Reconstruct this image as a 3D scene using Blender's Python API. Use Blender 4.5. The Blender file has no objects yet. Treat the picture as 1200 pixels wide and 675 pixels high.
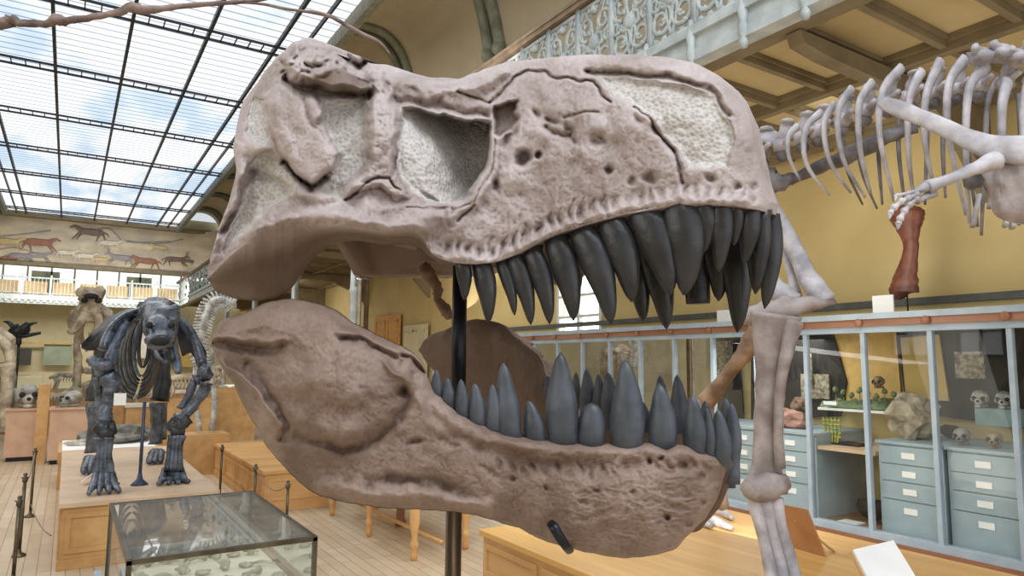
import bpy, bmesh, math, random
import numpy as np
from mathutils import Vector, Matrix, noise
random.seed(7)
EYE = 1.9
F_PX = 809.0
PITCH = math.atan(88/809.0); YAW = math.radians(32.6); ROLL = 0.008
col = bpy.context.scene.collection
V = Vector
FH = V((math.sin(YAW), math.cos(YAW), 0)); RT = V((math.cos(YAW), -math.sin(YAW), 0)); UP = V((0,0,1))
FWD = math.cos(PITCH)*FH + math.sin(PITCH)*UP
U0 = -math.sin(PITCH)*FH + math.cos(PITCH)*UP
R2 = math.cos(ROLL)*RT + math.sin(ROLL)*U0
U2 = -math.sin(ROLL)*RT + math.cos(ROLL)*U0
ORG = V((0,0,EYE))
# ---- survey helpers: sight lines from the survey point, cut by real planes of the hall
def ray(x, y): return FWD*F_PX + R2*(x-600) - U2*(y-337.5)
def on_x(x, y, X): d = ray(x, y); return ORG + d*(X/d.x)
def on_y(x, y, Y): d = ray(x, y); return ORG + d*(Y/d.y)
def on_z(x, y, Z): d = ray(x, y); return ORG + d*((Z-EYE)/d.z)
def at_d(x, y, D): return ORG + ray(x, y)*(D/F_PX)

# ---- camera
cd = bpy.data.cameras.new('camera'); cam = bpy.data.objects.new('camera', cd); col.objects.link(cam)
cd.sensor_width = 36; cd.lens = 36*F_PX/1200; cd.clip_start = .05; cd.clip_end = 500
M3 = Matrix((R2, U2, -FWD)).transposed()
cam.matrix_world = Matrix.Translation(ORG) @ M3.to_4x4()
bpy.context.scene.camera = cam

# ---- materials
def nt(name):
    m = bpy.data.materials.new(name); m.use_nodes = True
    n = m.node_tree; b = n.nodes['Principled BSDF']; return m, n, b
def rgb(r, g, b):
    def c(v):
        v /= 255.0
        return v/12.92 if v <= .04045 else ((v+.055)/1.055)**2.4
    return (c(r), c(g), c(b), 1)
def mat(name, c, c2=None, rough=.6, scale=8, bump=0, bscale=None, metal=0, detail=6, stretch=None, spec=None):
    m, n, b = nt(name)
    b.inputs['Roughness'].default_value = rough; b.inputs['Metallic'].default_value = metal
    if spec is not None: b.inputs['Specular IOR Level'].default_value = spec
    if c2 is None: c2 = tuple(max(0, x*.8) for x in c[:3])+(1,)
    tc = n.nodes.new('ShaderNodeTexCoord'); mp = n.nodes.new('ShaderNodeMapping')
    n.links.new(tc.outputs['Object'], mp.inputs[0])
    if stretch: mp.inputs['Scale'].default_value = stretch
    no = n.nodes.new('ShaderNodeTexNoise'); no.inputs['Scale'].default_value = scale; no.inputs['Detail'].default_value = detail
    n.links.new(mp.outputs[0], no.inputs['Vector'])
    cr = n.nodes.new('ShaderNodeValToRGB'); cr.color_ramp.elements[0].position = .35; cr.color_ramp.elements[1].position = .65
    cr.color_ramp.elements[0].color = c2; cr.color_ramp.elements[1].color = c
    n.links.new(no.outputs[0], cr.inputs[0]); n.links.new(cr.outputs[0], b.inputs['Base Color'])
    if bump:
        n2 = n.nodes.new('ShaderNodeTexNoise'); n2.inputs['Scale'].default_value = bscale or scale*4; n2.inputs['Detail'].default_value = 5
        n.links.new(mp.outputs[0], n2.inputs['Vector'])
        bp = n.nodes.new('ShaderNodeBump'); bp.inputs['Strength'].default_value = bump; bp.inputs['Distance'].default_value = .01
        n.links.new(n2.outputs[0], bp.inputs['Height']); n.links.new(bp.outputs[0], b.inputs['Normal'])
    return m
def emis(name, c, s):
    m, n, b = nt(name); b.inputs['Base Color'].default_value = c
    b.inputs['Emission Color'].default_value = c; b.inputs['Emission Strength'].default_value = s; return m

# ---- object helpers
def tag(o, label=None, cat=None, group=None, kind=None):
    if label: o['label'] = label
    if cat: o['category'] = cat
    if group: o['group'] = group
    if kind: o['kind'] = kind
    return o
def empty(name, loc, label=None, cat=None, group=None):
    o = bpy.data.objects.new(name, None); col.objects.link(o); o.location = loc; o.empty_display_size = .1
    bpy.context.view_layer.update()
    return tag(o, label, cat, group)
def link(name, bm, m, parent=None, smooth=True, kind=None, label=None, cat=None, group=None):
    me = bpy.data.meshes.new(name)
    bmesh.ops.recalc_face_normals(bm, faces=bm.faces[:])
    bm.to_mesh(me); bm.free()
    if smooth:
        for p in me.polygons: p.use_smooth = True
    for mm in (m if isinstance(m, (list, tuple)) else [m]): me.materials.append(mm)
    o = bpy.data.objects.new(name, me); col.objects.link(o)
    if parent:
        o.parent = parent
        o.matrix_parent_inverse = Matrix.Identity(4)
        # geometry is written in world coordinates: shift it into the parent's frame
        off = V((0,0,0)); p = parent
        while p: off += p.location; p = p.parent
        me.transform(Matrix.Translation(-off))
    else:
        # origin at the base centre of the thing
        vs = [v.co for v in me.vertices]
        if vs and kind is None:
            lo = V((min(v.x for v in vs), min(v.y for v in vs), min(v.z for v in vs))); hi = V((max(v.x for v in vs), max(v.y for v in vs), 0))
            c = V(((lo.x+hi.x)/2, (lo.y+hi.y)/2, lo.z)); me.transform(Matrix.Translation(-c)); o.location = c
    return tag(o, label, cat, group, kind)
def box(bm, lo, hi, rz=0, piv=None, bev=0):
    lo = V(lo); hi = V(hi)
    r = bmesh.ops.create_cube(bm, size=1); vs = r['verts']
    c = (lo+hi)/2; s = hi-lo
    for v in vs: v.co = V((v.co.x*s.x, v.co.y*s.y, v.co.z*s.z)) + c
    if rz: bmesh.ops.rotate(bm, verts=vs, cent=piv or c, matrix=Matrix.Rotation(rz, 3, 'Z'))
    if bev:
        es = list({e for v in vs for e in v.link_edges})
        bmesh.ops.bevel(bm, geom=es, offset=bev, segments=2, affect='EDGES', profile=.6)
    return vs
def bxo(name, lo, hi, m, parent=None, bev=0, **k):
    bm = bmesh.new(); box(bm, lo, hi, bev=bev); return link(name, bm, m, parent, smooth=False, **k)
def catmull(pts, n):
    P = [pts[0]]+list(pts)+[pts[-1]]; out = []
    for i in range(1, len(P)-2):
        for j in range(n):
            t = j/n
            out.append(tuple(.5*((2*P[i][k])+(-P[i-1][k]+P[i+1][k])*t+(2*P[i-1][k]-5*P[i][k]+4*P[i+1][k]-P[i+2][k])*t*t+(-P[i-1][k]+3*P[i][k]-3*P[i+1][k]+P[i+2][k])*t**3) for k in range(len(pts[0]))))
    out.append(tuple(pts[-1])); return out
def tube(bm, pts, rad, seg=10, sub=4, flat=1.0, side=None, bump=0, cap=True):
    """tapering tube through pts; rad a number or one per point; flat squashes it along the 2nd frame axis"""
    if not isinstance(rad, (list, tuple)): rad = [rad]*len(pts)
    q = [tuple(p)+(r,) for p, r in zip(pts, rad)]
    if sub > 1 and len(q) > 1: q = catmull(q, sub)
    n = len(q); rings = []; up = side.normalized() if side else None
    prev = None
    for i in range(n):
        p = V(q[i][:3]); a = V(q[max(0, i-1)][:3]); b = V(q[min(n-1, i+1)][:3]); t = (b-a)
        t = t.normalized() if t.length > 1e-9 else V((0,0,1))
        if up is not None: s = up - t*up.dot(t)
        elif prev is not None: s = prev - t*prev.dot(t)
        else: s = t.orthogonal()
        if s.length < 1e-6: s = t.orthogonal()
        s.normalize(); prev = s; o = t.cross(s); r = max(q[i][3], 1e-4); ring = []
        for k in range(seg):
            an = 2*math.pi*k/seg; rr = r
            c = p + s*math.cos(an)*rr + o*math.sin(an)*rr*flat
            if bump: c += (c-p)*bump*noise.noise(c*(1.0/max(r, .01))*.8)
            ring.append(bm.verts.new(c))
        rings.append(ring)
    for i in range(n-1):
        for k in range(seg):
            bm.faces.new((rings[i][k], rings[i][(k+1)%seg], rings[i+1][(k+1)%seg], rings[i+1][k]))
    if cap: bm.faces.new(rings[0][::-1]); bm.faces.new(rings[-1])
def ball(bm, c, r, seg=10, sc=(1,1,1), bump=0, rot=None):
    res = bmesh.ops.create_uvsphere(bm, u_segments=seg, v_segments=max(6, seg*2//3), radius=1)
    for v in res['verts']:
        d = V((v.co.x*sc[0], v.co.y*sc[1], v.co.z*sc[2]))*r
        if rot: d = rot @ d
        if bump: d *= 1+bump*noise.noise((v.co+V(c))*2.3)
        v.co = V(c)+d
def lathe(bm, c, prof, seg=16):
    rings = []
    for r, z in prof:
        rings.append([bm.verts.new((c[0]+r*math.cos(2*math.pi*k/seg), c[1]+r*math.sin(2*math.pi*k/seg), c[2]+z)) for k in range(seg)])
    for i in range(len(rings)-1):
        for k in range(seg): bm.faces.new((rings[i][k], rings[i][(k+1)%seg], rings[i+1][(k+1)%seg], rings[i+1][k]))
    bm.faces.new(rings[0][::-1]); bm.faces.new(rings[-1])
def quad(bm, a, b, c, d): bm.faces.new([bm.verts.new(p) for p in (a, b, c, d)])
WORLD = .75
SKYGLOW = 1.15
# =====================================================================  THE BIG SKULL
ANG = math.radians(30)
S_AX = math.cos(ANG)*RT - math.sin(ANG)*FH          # snout direction
N_AX = -(math.sin(ANG)*RT + math.cos(ANG)*FH)       # right side of the skull
T0 = at_d(905, 180, 1.3)
npv = lambda v: np.array(v, dtype=float)
nF, nR, nU, nN, nO, nT, nS = map(npv, (FWD, R2, U2, N_AX, ORG, T0, S_AX))
def side_trace(x, y, w):
    """point of the skull's side w metres right of its middle plane, from its outline drawing"""
    x = np.asarray(x, float); y = np.asarray(y, float)
    d = nF*F_PX + (x-600)[..., None]*nR - (y-337.5)[..., None]*nU
    t = (((nT-nO)@nN) + w)/(d@nN)
    return nO + d*t[..., None]
def st(x, y, w): return V(side_trace(np.array(x), np.array(y), np.array(w)))
def interp(curve, x, dim=1):
    c = np.array(curve, float); return np.interp(x, c[:, 0], c[:, dim])
def smooth1(a, k=5):
    p = np.pad(a, k, mode='edge'); ker = np.hanning(2*k+3)[1:-1]; ker /= ker.sum(); return np.convolve(p, ker, 'valid')
def seg_dist(X, Y, line):
    D = np.full(X.shape, 1e9)
    for (x0, y0), (x1, y1) in zip(line[:-1], line[1:]):
        dx, dy = x1-x0, y1-y0; L = dx*dx+dy*dy+1e-9
        t = np.clip(((X-x0)*dx+(Y-y0)*dy)/L, 0, 1)
        D = np.minimum(D, np.hypot(X-x0-t*dx, Y-y0-t*dy))
    return D
def poly_sd(X, Y, poly):
    """signed distance, positive inside"""
    D = seg_dist(X, Y, list(poly)+[poly[0]]); ins = np.zeros(X.shape, bool); n = len(poly)
    for i in range(n):
        x0, y0 = poly[i]; x1, y1 = poly[(i+1) % n]
        c = ((y0 > Y) != (y1 > Y)) & (X < (x1-x0)*(Y-y0)/((y1-y0) if y1 != y0 else 1e-9)+x0)
        ins ^= c
    return np.where(ins, D, -D)
def sstep(a, b, x): t = np.clip((x-a)/(b-a), 0, 1); return t*t*(3-2*t)
def groove(X, Y, line, w, a): return -a*np.exp(-(seg_dist(X, Y, line)/w)**2)
def pit(X, Y, cx, cy, rx, ry, rot, a, p=2):
    c, s = math.cos(rot), math.sin(rot); dx, dy = X-cx, Y-cy
    q = ((dx*c+dy*s)/rx)**2+((-dx*s+dy*c)/ry)**2; return -a*np.exp(-q**(p/2))
def fbm(X, Y, sc, seed, octv=4):
    out = np.zeros(X.shape); f = X.ravel(); g = Y.ravel(); o = out.ravel()
    for i in range(len(f)): o[i] = noise.fractal(V((f[i]/sc+seed, g[i]/sc, seed*1.7)), 1.0, 2.0, octv)
    return o.reshape(X.shape)
def ridged(X, Y, sc, seed, sx=1, sy=1):
    f = X.ravel(); g = Y.ravel()
    o = np.array([abs(noise.noise(V((f[i]/sc*sx+seed, g[i]/sc*sy, seed)))) + .5*abs(noise.noise(V((2*f[i]/sc*sx+seed, 2*g[i]/sc*sy, seed+3)))) for i in range(len(f))])
    return o.reshape(X.shape)

def mat_bone_cast(name, top, brown, deep):
    m, n, b = nt(name); N = n.nodes.new; L = n.links.new
    b.inputs['Roughness'].default_value = .62; b.inputs['Specular IOR Level'].default_value = .35
    tc = N('ShaderNodeTexCoord')
    n1 = N('ShaderNodeTexNoise'); n1.inputs['Scale'].default_value = 6; n1.inputs['Detail'].default_value = 9; n1.inputs['Roughness'].default_value = .65
    L(tc.outputs['Object'], n1.inputs['Vector'])
    cr = N('ShaderNodeValToRGB'); e = cr.color_ramp.elements; e[0].position = .32; e[0].color = brown; e[1].position = .62; e[1].color = top
    L(n1.outputs[0], cr.inputs[0])
    # darker brown in hollows
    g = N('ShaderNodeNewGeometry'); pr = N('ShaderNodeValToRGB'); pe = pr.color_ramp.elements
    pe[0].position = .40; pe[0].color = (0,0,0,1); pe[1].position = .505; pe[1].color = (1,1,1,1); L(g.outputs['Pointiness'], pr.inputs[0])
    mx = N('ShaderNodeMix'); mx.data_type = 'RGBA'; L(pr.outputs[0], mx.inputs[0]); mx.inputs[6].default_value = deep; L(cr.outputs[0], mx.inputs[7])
    # plaster infill
    at = N('ShaderNodeAttribute'); at.attribute_name = 'plaster'
    vo = N('ShaderNodeTexVoronoi'); vo.inputs['Scale'].default_value = 120; L(tc.outputs['Object'], vo.inputs['Vector'])
    pc = N('ShaderNodeValToRGB'); ce = pc.color_ramp.elements; ce[0].color = PL1; ce[1].color = PL2; ce[1].position = .7; ce[0].position = .1
    L(vo.outputs['Distance'], pc.inputs[0])
    m2 = N('ShaderNodeMix'); m2.data_type = 'RGBA'; L(at.outputs['Fac'], m2.inputs[0]); L(mx.outputs[2], m2.inputs[6]); L(pc.outputs[0], m2.inputs[7])
    # brown of bare inner bone, plus shade painted below overhangs
    a2 = N('ShaderNodeAttribute'); a2.attribute_name = 'brown_and_shade'
    m3 = N('ShaderNodeMix'); m3.data_type = 'RGBA'; L(a2.outputs['Fac'], m3.inputs[0]); L(m2.outputs[2], m3.inputs[6]); m3.inputs[7].default_value = BROWN_AND_SHADE
    L(m3.outputs[2], b.inputs['Base Color'])
    n2 = N('ShaderNodeTexNoise'); n2.inputs['Scale'].default_value = 95; n2.inputs['Detail'].default_value = 6; L(tc.outputs['Object'], n2.inputs['Vector'])
    ma = N('ShaderNodeMix'); ma.data_type = 'FLOAT'; L(at.outputs['Fac'], ma.inputs[0]); L(n2.outputs[0], ma.inputs[2])
    mu = N('ShaderNodeMath'); mu.operation = 'MULTIPLY'; mu.inputs[1].default_value = -1.6; L(vo.outputs['Distance'], mu.inputs[0]); L(mu.outputs[0], ma.inputs[3])
    bp = N('ShaderNodeBump'); bp.inputs['Strength'].default_value = .5; bp.inputs['Distance'].default_value = .004
    L(ma.outputs[0], bp.inputs['Height']); L(bp.outputs[0], b.inputs['Normal'])
    return m
PL1 = rgb(170,163,158); PL2 = rgb(200,195,191); BROWN_AND_SHADE = rgb(94,72,54)  # inner-bone brown, darkened to carry the shade of the undersides too
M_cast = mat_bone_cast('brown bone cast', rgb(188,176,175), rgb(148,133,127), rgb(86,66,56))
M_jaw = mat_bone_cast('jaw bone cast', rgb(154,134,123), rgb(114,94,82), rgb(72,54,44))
M_tooth = mat('dark enamel', rgb(54,54,57), rgb(38,38,41), rough=.33, scale=14, bump=.15, bscale=60)
M_lowtooth = mat('top-lit enamel', rgb(82,88,97), rgb(58,63,70), rough=.42, scale=16, bump=.15, bscale=60)  # same enamel as the upper teeth, lightened as if lit from above

skull = empty('dinosaur_skull', (T0.x-.45, T0.y+.3, .5), 'huge brown cast carnivorous dinosaur skull with gaping jaws and charcoal teeth in the foreground', 'skull')

# ---------- cranium
CR_TOP = [(297,106),(305,94),(313,84),(320,71),(329,63),(338,54),(347,49),(354,45),(362,44),(374,48),(385,56),(396,63),(404,62),(412,63),(423,66),(432,74),(455,76),(473,83),(500,90),(515,91),(537,92),(560,84),(575,78),(591,73),(610,71),(626,69),(650,67),(672,65),(700,64),(730,64),(768,66),(807,74),(834,87),(850,98),(861,107),(872,119),(880,131)]
CR_BOT = [(243,327),(250,320),(262,308),(278,294),(293,282),(305,271),(336,263),(371,262),(406,266),(452,272),(482,271),(494,275),(500,287),(506,297),(515,302),(530,307),(545,309),(560,309),(585,306),(610,296),(640,279),(665,269),(700,258),(740,248),(780,241),(820,238),(860,240),(890,246),(909,252)]
CR_LEFT = [(106,297),(118,286),(127,282),(151,277),(174,273),(200,277),(212,275),(238,268),(266,257),(306,246),(327,243)]   # y, x
CR_RIGHT = [(131,880),(150,889),(165,893),(181,896),(200,901),(216,904),(239,911),(252,909)]
NC, NR = 520, 190
s = np.linspace(0, 1, NC); t = np.linspace(0, 1, NR)
xt = 297+(880-297)*s; yt = smooth1(interp(CR_TOP, xt), 3)
xb = 243+(909-243)*s; yb = smooth1(interp(CR_BOT, xb), 4)
yl = 106+(327-106)*t; xl = interp(CR_LEFT, yl); yr = 131+(252-131)*t; xr = interp(CR_RIGHT, yr)
Sg, Tg = np.meshgrid(s, t)
PX = (1-Tg)*xt+Tg*xb+((1-Sg)*xl[:, None]+Sg*xr[:, None])-((1-Sg)*(1-Tg)*297+Sg*(1-Tg)*880+(1-Sg)*Tg*243+Sg*Tg*909)
PY = (1-Tg)*yt+Tg*yb+((1-Sg)*yl[:, None]+Sg*yr[:, None])-((1-Sg)*(1-Tg)*106+Sg*(1-Tg)*131+(1-Sg)*Tg*327+Sg*Tg*252)
nose = np.sqrt(np.clip(1-((s-.80)/.20).clip(0)**2.2, 0, 1))
w_t = interp([(0,.27),(.2,.25),(.32,.13),(.5,.075),(.7,.07),(1,.06)], s)*nose
w_m = interp([(0,.40),(.18,.37),(.36,.25),(.5,.175),(.7,.15),(1,.13)], s)*nose
w_b = interp([(0,.41),(.22,.37),(.4,.25),(.5,.18),(.7,.145),(1,.125)], s)*nose
w_t, w_m, w_b = (smooth1(a, 9) for a in (w_t, w_m, w_b)); w_t[-1] = w_m[-1] = w_b[-1] = 0
for a in (w_t, w_m, w_b): a[-12:] = np.minimum(a[-12:], np.linspace(a[-13], 0, 12)**1.0*1.0)
def wprof(T):
    up = np.sin(np.clip(T/.45, 0, 1)*math.pi/2)**.75
    lo = sstep(.45, 1, T)
    return w_t+(w_m-w_t)*up+(w_b-w_m)*lo
Wc = wprof(Tg)
edge = np.minimum(sstep(0, .02, 1-Sg), 1)*nose      # relief fades where the two sides meet
X = PX+4.5*fbm(PX, PY, 26, 41.0, 3); Y = PY+4.5*fbm(PX, PY, 26, 47.0, 3)      # features wander a little
rel = np.zeros(X.shape); plaster = np.zeros(X.shape); brown_and_shade = np.zeros(X.shape)
def recess(poly, depth, soft, pl=1.0, psoft=2.0):
    global rel, plaster
    d = poly_sd(X, Y, poly); rel = rel-depth*sstep(-soft*.3, soft, d); plaster = np.maximum(plaster, pl*sstep(0, psoft, d))
# antorbital window with its plaster wall
AO = [(470,124),(500,127),(518,132),(552,141),(577,141),(577,166),(572,192),(561,216),(550,234),(531,243),(505,238),(483,226),(468,206),(464,170)]
d = poly_sd(X, Y, AO)
rel -= sstep(0, 5, d)*(.012+.15*sstep(485, 562, X+.35*(190-Y))+.03*sstep(190, 130, Y))
plaster = np.maximum(plaster, sstep(0, 2, d))
NOTCH = [(578,122),(594,118),(606,119),(608,140),(600,150),(588,162),(579,158)]
recess(NOTCH, .04, 5, pl=0); brown_and_shade = np.maximum(brown_and_shade, .6*sstep(0, 3, poly_sd(X, Y, NOTCH)))
rel += .014*np.exp(-((seg_dist(X, Y, [(582,165),(578,190),(568,215),(556,236),(530,250)])-3)/5)**2)
# orbit plaster behind the brow
ORB = [(380,120),(400,118),(426,113),(432,130),(431,170),(433,186),(424,198),(405,215),(398,232),(384,226),(374,222),(384,208),(400,180),(385,160),(374,140)]
recess(ORB, .030, 7)
# temporal plaster strips
recess([(300,114),(312,116),(312,140),(318,160),(312,172),(296,168),(288,156),(291,135)], .018, 5)
recess([(288,196),(302,178),(318,176),(332,192),(350,212),(346,228),(330,236),(318,246),(300,262),(286,280),(270,292),(262,300),(266,280),(276,250),(284,222)], .02, 8)
rel += groove(X, Y, [(294,200),(286,214),(280,234),(270,254),(262,272)], 4, .018)+.016*np.exp(-(seg_dist(X, Y, [(284,204),(276,226),(264,252),(254,280),(248,306)])/5)**2)
# squamosal-postorbital plate
PLATE = [(308,110),(322,97),(345,96),(372,112),(380,130),(374,146),(388,162),(400,180),(393,196),(384,208),(374,219),(356,214),(345,202),(331,188),(320,168),(310,146)]
rel += .018*sstep(-1, 5, poly_sd(X, Y, PLATE)); rel += groove(X, Y, [(331,189),(345,203),(354,213),(367,220),(378,212),(386,203)], 3.6, .030)+groove(X, Y, [(352,211),(366,219),(380,210)], 4.5, .02); rel += .010*np.exp(-(seg_dist(X, Y, [(330,205),(350,226),(380,232)])/7)**2)+.008*np.exp(-(seg_dist(X, Y, [(322,120),(330,150),(345,185)])/9)**2)+groove(X, Y, [(300,205),(330,215),(337,232)], 4, .010)
rel += groove(X, Y, [(356,116),(362,140),(374,156),(388,168)], 4, .008)
rel += .012*np.exp(-(seg_dist(X, Y, [(283,150),(276,172),(282,196)])/8)**2)
rel += .016*np.exp(-(((X-300)/22)**2+((Y-172)/9)**2))
# rough brow boss hanging over the eye region
BOSS = [(330,66),(346,48),(375,48),(396,62),(404,74),(420,92),(434,98),(436,110),(420,110),(404,104),(386,108),(362,100),(343,92),(334,84)]
db = poly_sd(X, Y, BOSS)
rel += .048*sstep(-3, 9, db); rel += groove(X, Y, [(338,94),(360,106),(384,113),(410,110),(434,113)], 6, .035)
rel += (.040*(ridged(X, Y, 19, 3.1)-.25))*sstep(-4, 5, poly_sd(X, Y, [(318,72),(345,44),(400,60),(430,66),(440,84),(404,86),(360,92),(330,88)]))
brown_and_shade = np.maximum(brown_and_shade, .75*sstep(0, 5, poly_sd(X, Y, [(346,90),(372,86),(396,76),(412,84),(434,98),(436,112),(410,112),(384,112),(358,104)])))  # shadow of the brow overhang painted brown on its underside
rel += groove(X, Y, [(402,64),(410,72),(422,78),(428,72)], 4.5, .05)+groove(X, Y, [(396,74),(414,90),(430,98)], 2.2, .018)
# lacrimal bar
BAR = [(434,96),(452,94),(462,104),(468,130),(466,160),(463,190),(470,210),(480,232),(462,236),(444,222),(420,226),(401,232),(404,218),(424,200),(434,186),(431,150)]
rel += .024*sstep(-1, 8, poly_sd(X, Y, BAR)); rel += groove(X, Y, [(402,233),(416,226),(432,212),(444,207),(456,209),(468,222)], 2.0, .012)
rel += .007*ridged(X, Y, 15, 8.2)*sstep(-2, 4, poly_sd(X, Y, BAR)); rel += groove(X, Y, [(466,180),(460,206)], 3, .012)
# nasal roof bar with brown shade painted along its flank
rel += .030*np.exp(-(seg_dist(X, Y, [(440,90),(480,99),(520,105),(560,100),(590,84)])/9)**2)
rel += groove(X, Y, [(462,118),(500,122),(540,132),(572,136)], 6, .022)
rel += groove(X, Y, [(452,88),(456,104)], 3, .012)+pit(X, Y, 512, 118, 6, 5, 0, .010)+pit(X, Y, 484, 107, 5, 3, 0, .006)
brown_and_shade = np.maximum(brown_and_shade, .45*np.exp(-(seg_dist(X, Y, [(466,110),(500,117),(540,124),(570,128)])/7)**2))
# cracks
for ln, w, a in (([(574,118),(590,104),(606,92),(618,84),(636,86),(650,90),(664,90),(680,96),(694,98),(706,110),(716,118)], 1.9, .013), ([(744,124),(760,136),(768,152),(780,164),(792,180),(800,216)], 2.2, .013), ([(536,108),(548,112),(574,118)], 1.8, .008),
        ([(768,150),(780,160),(790,174)], 5, .016), ([(660,138),(680,134),(700,132)], 1.8, .007), ([(478,244),(504,246),(530,247)], 1.6, .007), ([(640,150),(650,156),(668,158),(676,166)], 3, .014), ([(556,240),(546,252),(540,256)], 1.6, .010)):
    rel += groove(X, Y, ln, w, a)
rel += pit(X, Y, 506, 231, 12, 3.4, .6, .018, 3)+pit(X, Y, 430, 214, 8, 3, .2, .006)+pit(X, Y, 462, 229, 9, 3, .3, .006)
# nasal opening filled with plaster, raised rim above
NAR = [(690,86),(720,90),(760,93),(800,98),(824,104),(838,116),(850,132),(858,150),(860,170),(856,196),(830,200),(803,198),(796,176),(780,158),(768,140),(745,124),(716,108)]
recess(NAR, .020, 7)
rel += groove(X, Y, [(690,85),(730,87),(770,89),(806,93),(824,99),(840,114),(854,134)], 3.6, .022)
rel += .012*np.exp(-(seg_dist(X, Y, [(700,72),(760,76),(806,84),(834,98),(856,118),(872,140),(880,166)])/8)**2)
# maxilla: holes, knobs, rough texture, pits along the tooth margin
for a in ((614,185,9.5,9.5,0,.050,4),(632,182,4.5,5,0,.028,4),(597,160,5,15,.45,.040,4),(580,217,5.5,8,-.2,.022,3),(566,238,5,4,0,.008,2),(713,200,4.5,4.5,0,.022,3),(741,212,6,5.5,.4,.018,3),(763,208,9,8,.3,.026,3),(831,209,6,4.5,.3,.022,3),(863,217,5,4.5,0,.020,3),(885,220,4,5,0,.015,3),(905,228,3,4,0,.010,3),
          (629,131,5,6,0,.018,3),(646,142,8,4,.4,.018,3),(666,152,9,5,.7,.018,3),(700,162,7,8,0,.022,3),(716,168,11,10,0,.012,2),(749,142,8,5,.5,.014,2),(560,145,6,3,.2,.004,2),(660,120,7,4,0,.006,2),(690,205,6,6,0,.006,2),(640,217,6,4,1,.007,2),(612,225,5,5,0,.006,2),(530,262,6,4,0,.006,2),(503,262,8,5,0,.008,2)):
    rel += pit(X, Y, *a[:5], a[5]*.8, a[6])
for cx, cy, r, a in ((652,120,13,.010),(640,160,10,.009),(690,178,14,.008),(700,150,10,.009),(600,205,14,.006),(675,215,14,.006),(730,150,14,.007),(652,180,12,.008),(622,150,10,.008),(658,132,9,.008)):
    rel += a*np.exp(-(((X-cx)**2+(Y-cy)**2)/r**2))
xs = 524.0
while xs < 900:
    ye = np.interp(xs, [p[0] for p in CR_BOT], [p[1] for p in CR_BOT])
    amp = .012 if xs < 720 else .005
    rel += pit(X, Y, xs, ye-(15 if xs < 700 else 13)-2*math.sin(xs), 3.4, 7.5, .45, amp*.75, 2); rel += .005*np.exp(-(((X-xs-6.5)/4)**2+((Y-ye+12)/9)**2))
    rel += groove(X, Y, [(xs+8, ye-14),(xs+16, ye-30-8*random.random())], 1.8, .003 if 560 < xs < 700 else 0)
    xs += 12.5+2*random.random()
eb = np.array([p[0] for p in CR_BOT]); ebY = np.interp(X, eb, [p[1] for p in CR_BOT]); up_ = ebY-Y
rel += np.where(X > 505, 1, 0)*(.010*np.exp(-((up_-5)/6)**2) - .006*np.exp(-((up_-20)/7)**2))
mx_ = sstep(560, 600, X)*sstep(760, 700, X)*sstep(110, 130, Y)
rel += mx_*(.007*(.55-ridged(X, Y, 24, 5.5, 1.3, .55)))
rel += sstep(500, 540, X)*sstep(720, 690, X)*sstep(35, 10, up_)*(.006*(.5-ridged(X, Y, 9, 2.2, 1.2, .4)))
# cheek shelf
rel += .030*np.exp(-(seg_dist(X, Y, [(298,275),(310,264),(340,254),(380,252),(420,258),(455,264),(500,262)])/10)**2)*sstep(225, 245, Y)
rel += .012*ridged(X, Y, 15, 9.7)*sstep(285, 310, X)*sstep(360, 330, X)*sstep(235, 255, Y)
rel += .012*np.exp(-(seg_dist(X, Y, [(430,240),(470,243),(510,255),(540,262)])/9)**2)
rel += .008*fbm(X, Y, 60, 1.0, 3)+.0032*fbm(X, Y, 17, 4.0, 4)+.0010*fbm(X, Y, 5, 6.0, 2)
rough_ = 1-.6*plaster
W = Wc+rel*edge*rough_ if False else Wc+rel*edge
# ragged silhouette
jag = (.9+2.6*np.exp(-((X-370)/45)**2))*fbm(X, Y, 14, 12.0, 3)*(np.exp(-Tg/.03)+np.exp(-(1-Tg)/.03))
P_lat = side_trace(PX, PY+jag, W)
side_d = nN
# rows below: under-shelf to the inner edge, then the palate up to the middle
CR_UNDER = [(243,327),(253,342),(275,350),(300,353),(322,349),(342,338),(356,318),(370,300),(387,288),(400,283),(420,282),(452,287),(482,287),(494,291),(500,298),(506,303),(515,307),(530,311),(560,313),(585,310),(610,302),(640,287),(665,278),(700,268),(740,260),(780,253),(820,249),(860,249),(890,251),(909,252)]
yu = smooth1(interp(CR_UNDER, xb), 3); wu = np.maximum(w_b-interp([(0,.14),(.35,.12),(.42,.05),(.6,.035),(.85,.03),(1,.02)], s), 0)
NB = 14; NPAL = 8
def under_rows(yu):
    rows = [P_lat]; attrs = [(plaster, brown_and_shade)]
    for k in range(1, NB+1):
        q = k/NB; y = yb*(1-q)+yu*q; w = W[-1]*(1-q)+wu*q - .02*math.sin(q*math.pi)*(1-sstep(.3, .45, s))
        w = w+.006*noise.noise(V((q*3, 0, 0)))+interp([(0,0),(1,0)], s)
        nz = np.array([.012*noise.fractal(V((x/45, q*2.2, 2)), 1, 2, 3) for x in xb])*nose*(1 if k < NB else .5)
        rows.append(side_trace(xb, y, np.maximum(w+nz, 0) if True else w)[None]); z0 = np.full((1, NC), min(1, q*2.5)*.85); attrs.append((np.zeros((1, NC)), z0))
    last = rows[-1][0]; wl = (last-nT)@nN
    rise = interp([(0,.22),(.3,.16),(.5,.10),(.85,.07),(1,0)], s)
    for k in range(1, NPAL+1):
        q = k/NPAL; p = last-nN*(wl*q)[:, None]+np.array([0,0,1.])*(rise*math.sin(q*math.pi/2)**.7)[:, None]
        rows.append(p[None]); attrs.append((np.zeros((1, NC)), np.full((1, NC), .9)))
    return rows, attrs
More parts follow.
